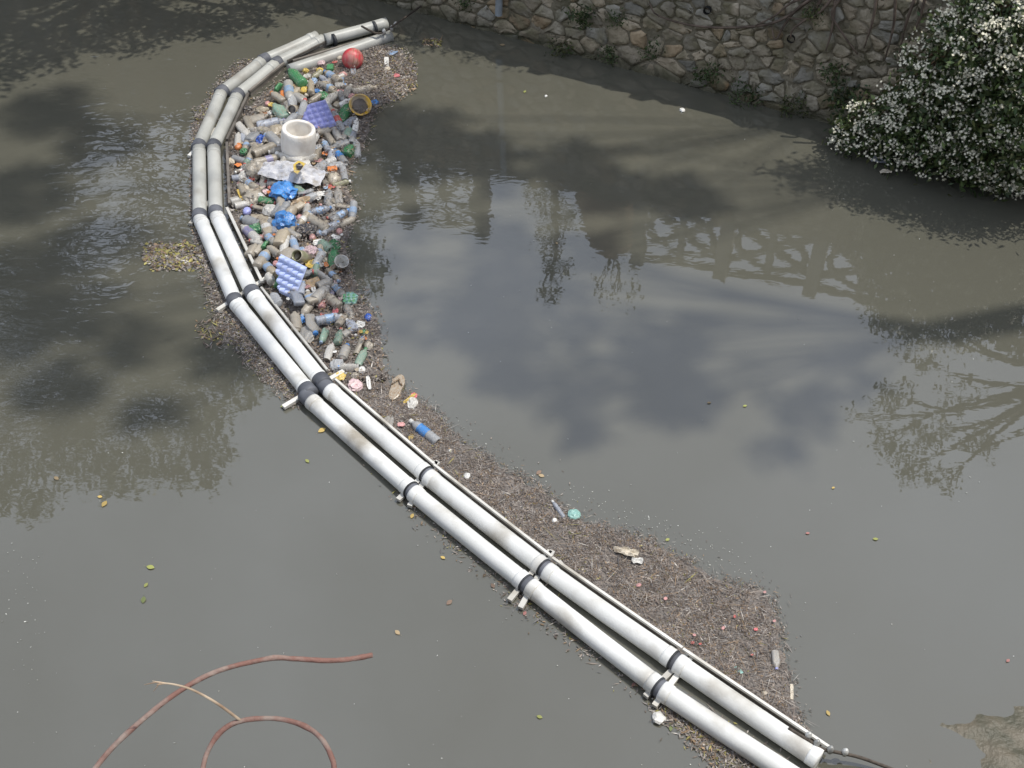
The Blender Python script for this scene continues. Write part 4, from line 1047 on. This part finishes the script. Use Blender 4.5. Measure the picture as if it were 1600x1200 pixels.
for x, y, c, t, w in [(998, 914, 'pink', 'pink petal scrap nearest the cream rag', 13), (1040, 935, 'pink', 'faint pink scrap right of the one by the cream rag', 11), (1181, 983, 'hot', 'bright red petal scrap near the tip of the brown mat', 11), (1082, 1004, 'red', 'orange red scrap in the middle of the brown mat', 10),
        (1094, 1006, 'red', 'red scrap beside the orange red one', 8), (1085, 992, 'pink', 'pale salmon scrap above the orange red one', 9), (1130, 981, 'pink', 'dull pink scrap left of the bright red petal', 11), (1148, 963, 'red', 'dark red leaf scrap above the bright red petal', 9), (1175, 1023, 'red', 'small red scrap below the bright red petal', 7),
        (1195, 925, 'pink', 'pinkish leaf at the tip of the brown mat', 9), (1210, 970, 'pink', 'pale pink leaf at the right rim of the brown mat', 9)]:
    scrap(x, y, w * .62, w * .32, c, t, 'petal scrap', 'petal_scrap', int(x) % 13, x % 90, lift=0)
for x, y, w, t in [(730, 744, 13, 'white foam lump on the brown mat near the boom joint'), (704, 704, 7, 'small white foam bit above the white foam lump'), (866, 813, 11, 'white shell-like foam bit left of the teal bag'), (874, 882, 15, 'grey white foam piece touching the boom'), (1062, 973, 9, 'tiny cream foam wedge in the middle of the mat'),
        (1166, 983, 8, 'cream bit beside the bright red petal'), (1195, 1083, 9, 'pale foam bit near the lower end of the mat'), (911, 890, 8, 'cream crumb beside the boom'), (826, 806, 7, 'white crumb left of the shell-like bit'), (1029, 1122, 24, 'white foam chunk outside the nearest boom section'), (1066, 172, 10, 'pinkish white foam bit on open water near the wall'),
        (853, 150, 5, 'small white speck of foam on open water by the wall')]:
    blob(x, y, w, w * .8, 'white' if 'white' in t else 'cream', t, 'foam', 'foam_chunk', var=int(x) % 11, rough_=.5, flat=.6, lift=0, sub=2, smooth=False)
boxy(1154, 1047, 6, 12, 'aqua', 'small pale tube on the lower mat', name='tube', cat='tube', ang=35, lift=0, tilt=0)
boxy(1237, 1081, 5, 20, 'cream', 'white stick at the rim of the mat', name='stick', cat='stick', ang=-8, lift=0, tilt=0)
# open white cup
s = scl(407); R_ = 11 / s
cup = obj('open_cup', mesh_of('open_cup', *lathe([(0, -1.5 * R_), (.75 * R_, -1.5 * R_), (.95 * R_, 0), (1.03 * R_, .02 * R_), (1.03 * R_, -.05 * R_), (.92 * R_, -.05 * R_), (.72 * R_, -1.4 * R_), (0, -1.42 * R_)][::-1], 24), plastic('cup', (222, 220, 214), .25, .2)), loc=px(534, 408, .115), rot=(.35, .25, 0))
tag(cup, 'open white cup at the right edge of the heap', 'cup'); PLACED.append((534, 410, 13)); LAND.append(((534, 408), 'open white cup'))
# black-mouthed can
s = scl(170); R_ = 7 / s
can = obj('open_can', mesh_of('open_can', *lathe([(0, -.09), (R_, -.09), (R_, .03), (R_ * .9, .03), (R_ * .88, -.08), (0, -.08)][::-1], 18), pm('beige')), loc=px(457, 171, .11), rot=(1.0, .3, -.3)); tag(can, 'open beige can with dark mouth left of the lilac egg tray', 'can'); PLACED.append((458, 170, 12))
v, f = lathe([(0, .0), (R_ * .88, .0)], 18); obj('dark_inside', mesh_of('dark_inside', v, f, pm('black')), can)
# glass jar
s = scl(400); R_ = 10 / s
jar = obj('jar', mesh_of('jar', *lathe([(0, -.08), (R_, -.075), (R_ * 1.02, .03), (R_ * .9, .06), (R_ * .9, .085), (R_ * .8, .085), (R_ * .8, .05), (R_ * .9, .02), (R_ * .88, -.06), (0, -.065)][::-1], 20), pm('olive')), loc=px(472, 402, .1), rot=(.5, -.6, .3)); tag(jar, 'squat clear jar right of the dusty tub lid', 'jar'); PLACED.append((472, 402, 13))
# sandal sole
s = scl(608)
v = []; n = 22
out = [(math.sin(2 * math.pi * k / n) * (.5 - .12 * math.cos(2 * math.pi * k / n) * 0 - .11 * math.exp(-((math.cos(2 * math.pi * k / n) + .15) / .35) ** 2)), math.cos(2 * math.pi * k / n) * 1.15) for k in range(n)]
v = [(x, y, 0) for x, y in out] + [(x, y, .16) for x, y in out] + [(x * .86, y * .9, .20) for x, y in out]
f = [(k, (k + 1) % n, (k + 1) % n + n, k + n) for k in range(n)] + [(k + n, (k + 1) % n + n, (k + 1) % n + 2 * n, k + 2 * n) for k in range(n)] + [tuple(range(2 * n, 3 * n)), tuple(range(n - 1, -1, -1))]
so = obj('sandal', mesh_of('sandal', v, f, plastic('sole', (160, 136, 108), 0, .5), False), loc=px(620, 607, .01), rot=(.08, -.05, -.22), scale=23 / s)
tag(so, 'tan sandal sole lying below the heap', 'sandal'); PLACED.append((620, 607, 22)); LAND.append(((620, 607), 'tan sandal'))
for sx in (-1, 1):
    v, f = tube([(sx * .38, .1, .2), (sx * .2, .3, .34), (0, .62, .24)], .06, 6); obj('strap', mesh_of('strap', v, f, pm('brown')), so)

# bottles placed by hand: base, mouth, width, colour, shape, crush, cap, sleeve, words
for a in [
 ((474, 134), (451, 106), 18, 'green', 'soda', 0, None, None, 'bright green soda bottle beside the far pipes'),
 ((529, 190), (549, 163), 19, 'green', 'soda', 0, None, None, 'green soda bottle left of the yellow bowl'),
 ((536, 207), (519, 172), 15, 'clear', 'soda', 0, 'red', 'red', 'clear bottle with red sleeve right of the lilac egg tray'),
 ((551, 146), (588, 134), 14, 'dusty', 'water', 1, 'beige', None, 'dusty ribbed bottle above the yellow bowl'),
 ((530, 166), (548, 155), 11, 'white', 'shampoo', 0, 'cream', None, 'white lotion bottle left of the yellow bowl rim'),
 ((445, 184), (428, 164), 20, 'mint', 'jug', 1, None, None, 'mint green jug near the boom bend'),
 ((538, 200), (556, 182), 13, 'bluish', 'water', 0, 'white', None, 'pale bluish bottle below the yellow bowl'),
 ((554, 206), (558, 186), 11, 'white', 'shampoo', 0, None, None, 'small white bottle at the right rim below the yellow bowl'),
 ((549, 228), (553, 200), 12, 'clear', 'water', 0, 'bluish', 'bluish', 'clear bottle below the small white one at the right rim'),
 ((559, 244), (556, 220), 12, 'clear', 'water', 0, None, None, 'lone clear bottle jutting furthest from the right rim'),
 ((540, 243), (552, 228), 18, 'dkgreen', 'jug', 0, None, 'white', 'dark green jug with white label at the right rim'),
 ((541, 214), (548, 200), 15, 'mint', 'soda', 1, None, None, 'pale green bottle beside the small white one'),
 ((533, 222), (517, 195), 12, 'milky', 'water', 0, None, None, 'milky bottle right below the lilac egg tray'),
 ((523, 228), (506, 203), 11, 'dusty', 'water', 0, None, None, 'dusty bottle lying parallel to the milky one'),
 ((515, 242), (503, 214), 11, 'bluish', 'water', 0, 'white', 'ltblue', 'pale blue bottle right of the white foam tub'),
 ((540, 257), (522, 232), 13, 'clear', 'water', 0, 'blue', 'blue', 'clear bottle with blue cap right of the white foam tub'),
 ((539, 282), (534, 256), 12, 'clear', 'water', 0, 'bluish', None, 'clear bottle standing off right of the torn sack'),
 ((524, 250), (505, 258), 14, 'white', 'shampoo', 0, 'red', None, 'white bottle with red cap above the torn sack'),
 ((402, 198), (446, 188), 17, 'bluish', 'soda', 0, 'purple', None, 'long pale bottle above the royal blue bag'),
 ((372, 195), (390, 216), 14, 'milky', 'jug', 0, None, None, 'milky cylinder bottle nearest the rail bend'),
 ((384, 185), (397, 208), 12, 'dusty', 'jug', 0, None, None, 'dusty cylinder bottle beside the milky one by the rail'),
 ((371, 230), (373, 208), 12, 'milky', 'water', 0, None, None, 'short milky bottle upright against the inner rail'),
 ((388, 222), (404, 208), 20, 'clear', 'jug', 1, None, None, 'clear square jug just above the royal blue bag'),
 ((396, 244), (436, 222), 16, 'dusty', 'water', 0, None, None, 'long dusty bottle left of the white foam tub'),
 ((389, 250), (402, 228), 16, 'dusty', 'soda', 1, None, None, 'dusty crushed bottle right of the small green bag'),
 ((398, 258), (442, 242), 15, 'dusty', 'soda', 0, None, 'purple', 'dusty bottle with purple sleeve below the long dusty one'),
 ((438, 262), (446, 244), 14, 'milky', 'water', 1, None, None, 'milky bottle between foam tub and torn sack'),
 ((481, 333), (519, 325), 13, 'bluish', 'water', 0, 'blue', 'ltblue', 'pale bottle with blue cap right of the round blue bag'),
 ((518, 345), (545, 328), 13, 'clear', 'water', 0, 'blue', 'ltblue', 'clear bottle with blue sleeve right of the blue capped pale one'),
 ((553, 318), (549, 344), 13, 'clear', 'water', 0, 'milky', 'ltblue', 'blue sleeved bottle at the rightmost corner of the heap'),
 ((530, 355), (557, 338), 12, 'dusty', 'water', 0, None, None, 'dusty bottle under the blue sleeved corner bottle'),
 ((501, 364), (530, 348), 14, 'bluish', 'water', 0, 'blue', None, 'pale bluish bottle above the pink ball'),
 ((404, 378), (376, 350), 16, 'milky', 'water', 0, None, 'purple', 'milky bottle with violet sleeve near the white pipes'),
 ((436, 384), (448, 358), 22, 'beige', 'jug', 0, None, None, 'beige square jug below the round blue bag'),
 ((441, 398), (449, 362), 14, 'milky', 'water', 0, 'pink', None, 'milky bottle with pink cap above the pale egg tray'),
 ((466, 402), (454, 364), 13, 'bluish', 'water', 0, None, 'ltblue', 'pale ribbed bottle left of the pale pink printed bag'),
 ((388, 400), (400, 382), 18, 'dusty', 'jug', 1, None, None, 'dusty jug against the white rail'),
 ((402, 418), (422, 388), 18, 'dusty', 'soda', 0, 'blue', 'ltblue', 'dusty bottle with blue cap left of the pale egg tray'),
 ((410, 388), (418, 378), 14, 'green', 'soda', 2, None, None, 'crushed green bottle base near the white rail'),
 ((512, 318), (515, 295), 13, 'clear', 'jug', 0, 'orange', None, 'clear bottle with orange top right of the white film strip'),
 ((530, 320), (527, 292), 14, 'grey', 'jug', 1, None, None, 'grey flattened bottle at the right rim below the foam ball'),
 ((436, 322), (424, 338), 16, 'clear', 'water', 2, None, None, 'crushed clear bottle on the left of the curled bark'),
 ((462, 326), (478, 318), 14, 'beige', 'shampoo', 1, 'orange', None, 'beige bottle with orange end above the round blue bag'),
 ((496, 450), (520, 438), 17, 'grey', 'water', 0, None, None, 'grey ribbed bottle below the torn cardboard'),
 ((502, 482), (504, 460), 12, 'pink', 'soda', 0, 'pink', None, 'dull pink bottle left of the red scrap'),
 ((468, 475), (456, 452), 18, 'bluish', 'jug', 2, None, 'ltblue', 'crushed pale bottle at the tip of the pale egg tray'),
 ((425, 442), (418, 428), 18, 'milky', 'soda', 1, None, None, 'round milky bottle left of the pale egg tray'),
 ((436, 476), (424, 458), 16, 'clear', 'water', 1, None, None, 'clear bottle end beside the white pipes below the tray'),
 ((535, 560), (543, 538), 16, 'grey', 'water', 0, 'blue', None, 'grey bottle with blue cap below the two floating caps'),
 ((511, 562), (521, 536), 12, 'milky', 'water', 2, 'palepink', None, 'squashed milky bottle with pink cap near the boom'),
 ((558, 570), (572, 545), 14, 'mint', 'jug', 1, 'green', None, 'cloudy bottle with green end at the rim of the thin heap'),
 ((535, 525), (548, 516), 14, 'grey', 'soda', 1, None, None, 'grey bottle above the blue capped one'),
 ((528, 510), (542, 488), 15, 'dusty', 'soda', 1, None, None, 'dusty bottle below the red scrap'),
 ((464, 515), (460, 488), 18, 'dusty', 'water', 1, None, None, 'dusty bottle touching the white pipe above the small blue bag'),
 ((686, 691), (639, 657), 17, 'clear', 'water', 0, 'white', 'blue', 'clear water bottle with blue label on the brown mat'),
 ((884, 812), (860, 780), 10, 'bluish', 'water', 1, 'white', None, 'pale blue bottle left of the teal bag'),
 ((1211, 1018), (1214, 1046), 13, 'grey', 'jug', 1, 'lilac', None, 'grey half sunk bottle with lilac cap at the rim of the mat'),
 ((444, 158), (424, 146), 16, 'dusty', 'soda', 1, 'orange', None, 'dusty bottle left of the orange carton'),
 ((462, 150), (480, 160), 16, 'grey', 'jug', 1, None, None, 'grey jug below the small yellow box'),
 ((430, 142), (441, 132), 12, 'green', 'soda', 2, None, None, 'flattened green bottle against the far rail'),
 ((390, 188), (420, 180), 16, 'dusty', 'jug', 2, None, None, 'flattened dusty jug below the beige pouch'),
 ((360, 318), (378, 312), 17, 'milky', 'jug', 0, None, None, 'short milky can-like bottle by the inner rail'),
 ((394, 262), (376, 262), 16, 'grey', 'jug', 1, None, None, 'grey crushed jug above the milky bag by the rail')]:
    p0, p1, w, c, kd, vr, cp, lb, t = a
    o = bottle(p0, p1, w, c, kd, vr, cp, lb, t, lift=(.0 if p0[1] > 600 else None))
# lettering-like bars on the clear bottle's blue label are below the picture's resolution

# ------------------------------------------------------------------ litter: fill between them
INNER = [(462, 124), (500, 112), (540, 122), (560, 150), (548, 178), (556, 214), (540, 250), (533, 300), (540, 350), (528, 385), (530, 430), (545, 480), (575, 520), (580, 560), (560, 590), (530, 592), (478, 510), (442, 462), (410, 410), (384, 348), (370, 300), (370, 240), (388, 192), (418, 154)]
cand = scatter(INNER, 16000)
def dirword(dx, dy):
    if abs(dx) > abs(dy): return 'right of' if dx > 0 else 'left of'
    return 'below' if dy > 0 else 'above'
nfill = 0; fill = []
for (x, y) in cand:
    if nfill >= 300: break
    w = random.choice((11, 12, 13, 15, 17)) * (scl(y) / 175) if nfill < 175 else random.choice((6, 7, 8, 9))
    need = (.50 if y < 470 else .62) if nfill < 175 else .36
    if any(math.hypot(x - a, y - b) < (r + w * .6) * need for a, b, r in PLACED): continue
    nfill += 1; roll = random.random()
    if nfill > 175: roll = .66 + roll * .28
    if roll < .66:
        c = random.choices(['clear', 'dusty', 'milky', 'beige', 'grey', 'bluish', 'olive', 'mint', 'green'], [4, 6, 4, 3, 3, 2.5, 1, .6, .5])[0]
        kd = random.choices(['water', 'soda', 'jug', 'shampoo'], [4, 3, 3, 1])[0]; vr = random.choice((0, 0, 1, 1, 2)); an = random.uniform(0, 6.28); ln = w * random.uniform(1.6, 2.6)
        cp = random.choice([None, None, 'blue', 'white', 'milky', 'milky', 'red', 'ltblue']) ; lb = random.choice([None, None, None, None, None, 'ltblue', 'white'])
        ex, ey = math.cos(an) * ln / 2, math.sin(an) * ln / 2 * .75
        o = bottle((x - ex, y - ey), (x + ex, y + ey), w, c, kd, vr, cp, lb)
        cw = {'clear': 'clear', 'dusty': 'dusty', 'milky': 'milky', 'beige': 'beige', 'grey': 'grey', 'bluish': 'pale blue', 'olive': 'olive', 'mint': 'mint', 'green': 'green'}[c]
        desc = ('', 'dented ', 'crushed ')[vr] + cw + {'water': ' ribbed bottle', 'soda': ' soda bottle', 'jug': ' square jug', 'shampoo': ' flat bottle'}[kd]
        if cp: desc += ' with %s cap' % cp
        elif lb: desc += ' with %s sleeve' % {'ltblue': 'light blue'}.get(lb, lb)
        cat = 'jug' if kd == 'jug' else 'bottle'
    elif roll < .84:
        c = random.choice(['cream', 'white', 'card', 'brown', 'orange', 'beige', 'pink', 'palepink', 'red', 'yellow', 'ltblue', 'milky'])
        o = scrap(x, y, w * .9, w * .6, c, None, var=random.randrange(12), ang=random.uniform(0, 180)); desc = {'ltblue': 'light blue', 'card': 'cardboard brown', 'palepink': 'pale pink'}.get(c, c) + ' crumpled wrapper'; cat = 'wrapper'
    elif roll < .94:
        c = random.choice(['cream', 'white', 'dusty', 'grey', 'pink', 'beige'])
        o = blob(x, y, w * .8, w * .7, c, None, 'foam', 'foam_chunk', var=random.randrange(12), rough_=random.choice((.2, .5)), flat=.75, smooth=False); desc = c + ' foam lump'; cat = 'foam'
    else:
        c = random.choice(['blue', 'green', 'black', 'white', 'milky'])
        o = blob(x, y, w, w * .8, c, None, 'bag', 'plastic_bag', var=random.randrange(30), rough_=.55, flat=.6, smooth=False); desc = 'small ' + c + ' scrunched bag'; cat = 'bag'
    fill.append((o, desc, x, y, cat))
taken = {o.get('label') for o in bpy.data.objects if o.get('label')}
for o, desc, x, y, cat in fill:
    near = sorted(LAND, key=lambda q: math.hypot(q[0][0] - x, q[0][1] - y))
    best = None
    for (q, t) in near[:3]:
        dd = math.hypot(q[0] - x, q[1] - y)
        for form in (('just ' if dd < 45 else '') + dirword(x - q[0], y - q[1]),):
            c_ = '%s %s the %s' % (desc, form, t)
            if c_ not in taken: best = c_; break
        if best: break
    if not best:
        (q, t), (q2, t2) = near[0], near[1]
        best = '%s between the %s and the %s' % (desc, t, t2)
    taken.add(best); tag(o, best, cat, 'bottles and wrappers packed inside the boom')

# litter caught under the bush
for x, y, w, h_, c, t in [(1372, 250, 26, 8, 'bluish', 'pale film under the tip of the flowering bush'), (1384, 268, 20, 7, 'cream', 'tan packet floating at the foot of the flowering bush'), (1410, 248, 14, 12, 'white', 'white film caught in the flowering bush'), (1425, 240, 16, 10, 'purple', 'violet film behind the one caught in the bush')]:
    scrap(x, y, w, h_, c, t, var=int(x) % 12, ang=-20, lift=0)

# ------------------------------------------------------------------ leaves afloat, one by one
M_fl = {k: mat('fallen_' + k, lin(*c), .6, lin(*[q * .85 for q in c]), 30) for k, c in (('yellow', (190, 164, 98)), ('lime', (164, 168, 96)), ('tan', (164, 144, 112)), ('green', (122, 132, 82)), ('red', (168, 116, 110)), ('brown', (132, 110, 94)))}
def leaf_me(c):
    n = 9; v = [(0, 0, .06)]; L_ = []
    for k in range(n):
        t = k / (n - 1); w = math.sin(math.pi * t) ** .9 * .30; L_.append((t - .5, w))
    top = [(x, w, .10 * w) for x, w in L_]; bot = [(x, -w, .10 * w) for x, w in L_[1:-1]][::-1]
    ring_ = top + bot; v += ring_; m = len(ring_)
    st_ = len(v); v += [(.5, .015, .0), (.8, .06, .03), (.8, .09, .03), (.5, -.015, 0)]
    return mesh_of('leaf', v, [(0, 1 + k, 1 + (k + 1) % m) for k in range(m)] + [(st_, st_ + 1, st_ + 2, st_ + 3)], M_fl[c])
leaves = [(163, 787, 13, 'yellow', 'larger of two yellow leaves floating at the left'), (156, 776, 8, 'yellow', 'smaller of two yellow leaves floating at the left'), (88, 747, 10, 'tan', 'tan leaf floating left of the two yellow ones'), (480, 720, 9, 'lime', 'lime leaf floating below the boom joint'),
    (503, 672, 14, 'yellow', 'yellow leaf close under the eighth boom section'), (235, 886, 14, 'lime', 'round lime leaf floating at the lower left'), (228, 914, 9, 'lime', 'narrow lime leaf just below the round lime leaf'), (224, 937, 13, 'green', 'dark green leaf pair below the round lime leaf'), (621, 988, 11, 'tan', 'tan leaf floating right of the vine tip'),
    (692, 871, 9, 'yellow', 'yellow leaf in the shade of the ninth boom section'), (702, 941, 12, 'brown', 'brown leaf floating outside the ninth boom section'), (770, 915, 10, 'brown', 'brown curled leaf close to the ninth boom section'), (644, 806, 10, 'yellow', 'amber leaf touching the outer pipe below a joint'), (842, 738, 11, 'brown', 'brown leaf on the open water above the mat'),
    (846, 740 + 3, 10, 'tan', 'tan sliver beside the brown leaf on open water'), (1108, 629, 7, 'tan', 'small pale leaf in the shaded open water'), (1164, 634, 7, 'lime', 'tiny lime leaf in the shaded open water'), (1368, 842, 9, 'lime', 'lime leaf on open water at the right'), (1262, 833, 7, 'red', 'small red leaf on open water right of the mat'),
    (1302, 762, 6, 'yellow', 'tiny yellow leaf on open water above the red one'), (1043, 843, 8, 'lime', 'lime leaf at the upper rim of the brown mat'), (1155, 1048 - 8, 9, 'green', 'green leaf on the lower mat'), (1048, 1138, 10, 'green', 'green leaf under the white foam chunk'), (445, 634, 14, 'lime', 'lime leaf at the end of a crossbar'),
    (843, 1120, 10, 'lime', 'lime leaf on open water left of the last section'), (1575, 1032, 8, 'red', 'red leaf near the lower right corner'), (820, 143, 7, 'lime', 'yellow green leaf on open water below the downpipe'), (785, 70, 9, 'tan', 'tan leaf close to the wall below the downpipe'), (1294, 1114, 10, 'yellow', 'yellow leaf at the end of the mat near the cable'),
    (643, 682, 16, 'yellow', 'curled yellow leaf below the blue labelled bottle'), (891, 832, 10, 'green', 'olive leaf on the mat below the teal bag'), (990, 1070, 9, 'red', 'red leaf outside the tenth boom section'), (820, 958, 9, 'red', 'pink leaf outside the strap of the ninth section'), (870, 380, 6, 'tan', 'pale sliver in the reflected sky')]
lm = {}
for x, y, w, c, t in leaves:
    if c not in lm: lm[c] = leaf_me(c)
    sw = w / scl(y)
    o = obj('fallen_leaf', lm[c], loc=px(x, y, .006), rot=(random.uniform(-.1, .1), random.uniform(-.1, .1), random.uniform(0, 6.28)), scale=sw * 1.0); tag(o, t, 'leaf', 'leaves afloat on the water')

# mud bar just breaking the surface, lower right
v, f = [], []; N = 40
for i in range(N):
    for j in range(N):
        x, y = i / (N - 1) * 2 - 1, j / (N - 1) * 2 - 1
        q = Vector((x * 2.2, y * 2.2, 4.4)); z = .014 * (1 - (x * x + y * y) * 1.5) + .022 * mn.noise(q * 1.1) + .010 * mn.noise(q * 2.6) - .004
        p = px(1595, 1190); v.append((p.x + x * .5, p.y + y * .34, z))
f = [(i * N + j, (i + 1) * N + j, (i + 1) * N + j + 1, i * N + j + 1) for i in range(N - 1) for j in range(N - 1)]
tag(obj('mud_bar', mesh_of('mud_bar', v, f, mat('wet_mud', lin(112, 104, 88), .45, lin(84, 82, 66), 9, .4, .01, 40))), 'brown mud bar breaking the surface at the lower right', kind='structure')

# ------------------------------------------------------------------ near bank and the dry vine on it
M_near = mat('near_bank', lin(120, 112, 100), .95, lin(88, 84, 72), 3, .2, .03, 10)
v = [(-30, .75, -.5), (30, .75, -.5), (30, .45, 4.65), (-30, .45, 4.65), (30, -6, 4.7), (-30, -6, 4.7)]
tag(obj('near_bank', mesh_of('near_bank', v, [(0, 1, 2, 3), (3, 2, 4, 5)], M_near, False)), 'bank the picture is taken from', kind='structure')
M_vine = mat('vine_bark', lin(122, 90, 80), .8, lin(138, 122, 112), 40, .3, .003, 120, contrast=(.42, .6))
M_twig = mat('dry_twig', lin(196, 176, 150), .8, lin(150, 124, 100), 40)
def dpt(x, y, Z):
    u, v_ = (x - 800) / F, (y - 600) / F; c = math.cos(PITCH)
    return Vector((u, c * (1 - v_), -c * (1 + v_))) * Z + Vector((0, 0, CAM_H))
def vine(path, r_px, nm, label, root=None, root_end=None):
    o = empty('dry_vine', root); tag(o, label, 'vine')
    pts = smooth_path([Vector(root)] + [dpt(q[0] + random.uniform(-2, 2), q[1] + random.uniform(-2, 2), q[2]) for q in path] + ([Vector(root_end)] if root_end else []), 7)
    rr = r_px * 1.3 / F; rad = [rr * (1 + .10 * mn.noise(p * 30) + .16 * math.exp(-((i % 23) - 11) ** 2 / 2.0)) for i, p in enumerate(pts)]
    v, f = tube(pts, rad, 10, True, .05); rel(obj('stem', mesh_of('stem', v, f, M_vine)), o); return o
v1 = vine([(95, 1330, 1.27), (118, 1260, 1.27), (140, 1215, 1.28), (170, 1175, 1.29), (205, 1140, 1.3), (270, 1085, 1.32), (340, 1050, 1.34), (420, 1031, 1.36), (460, 1031, 1.37), (510, 1033, 1.38), (550, 1030, 1.39), (583, 1023, 1.4)], 4.3, 'a', 'reddish dry vine arching up to a cut end', root=(-.52, .42, 4.64))
v2 = vine([(306, 1330, 1.24), (308, 1260, 1.24), (312, 1225, 1.25), (322, 1180, 1.27), (345, 1146, 1.28), (378, 1128, 1.29), (430, 1122, 1.3), (470, 1132, 1.3), (500, 1152, 1.29), (517, 1180, 1.28), (521, 1215, 1.27), (520, 1320, 1.27)], 4.1, 'b', 'reddish dry vine looping over at the lower edge', root=(-.36, .42, 4.64), root_end=(-.17, .42, 4.64))
pts = smooth_path([dpt(377, 1127, 1.29), dpt(345, 1103, 1.27), dpt(315, 1085, 1.26), dpt(290, 1074, 1.25), dpt(262, 1068, 1.25), dpt(245, 1070, 1.25)], 5)
v, f = tube(pts, list(np.linspace(.0018, .0009, len(pts))), 6); rel(obj('twig', mesh_of('twig', v, f, M_twig)), v2)
for e in ((240, 1080, 1.25), (225, 1070, 1.25), (238, 1064, 1.25)):
    v, f = tube([dpt(262, 1068, 1.25), dpt((262 + e[0]) / 2, 1066, 1.25), dpt(*e)], [.0009, .0007, .0004], 5); rel(obj('tendril', mesh_of('tendril', v, f, M_twig)), v2)
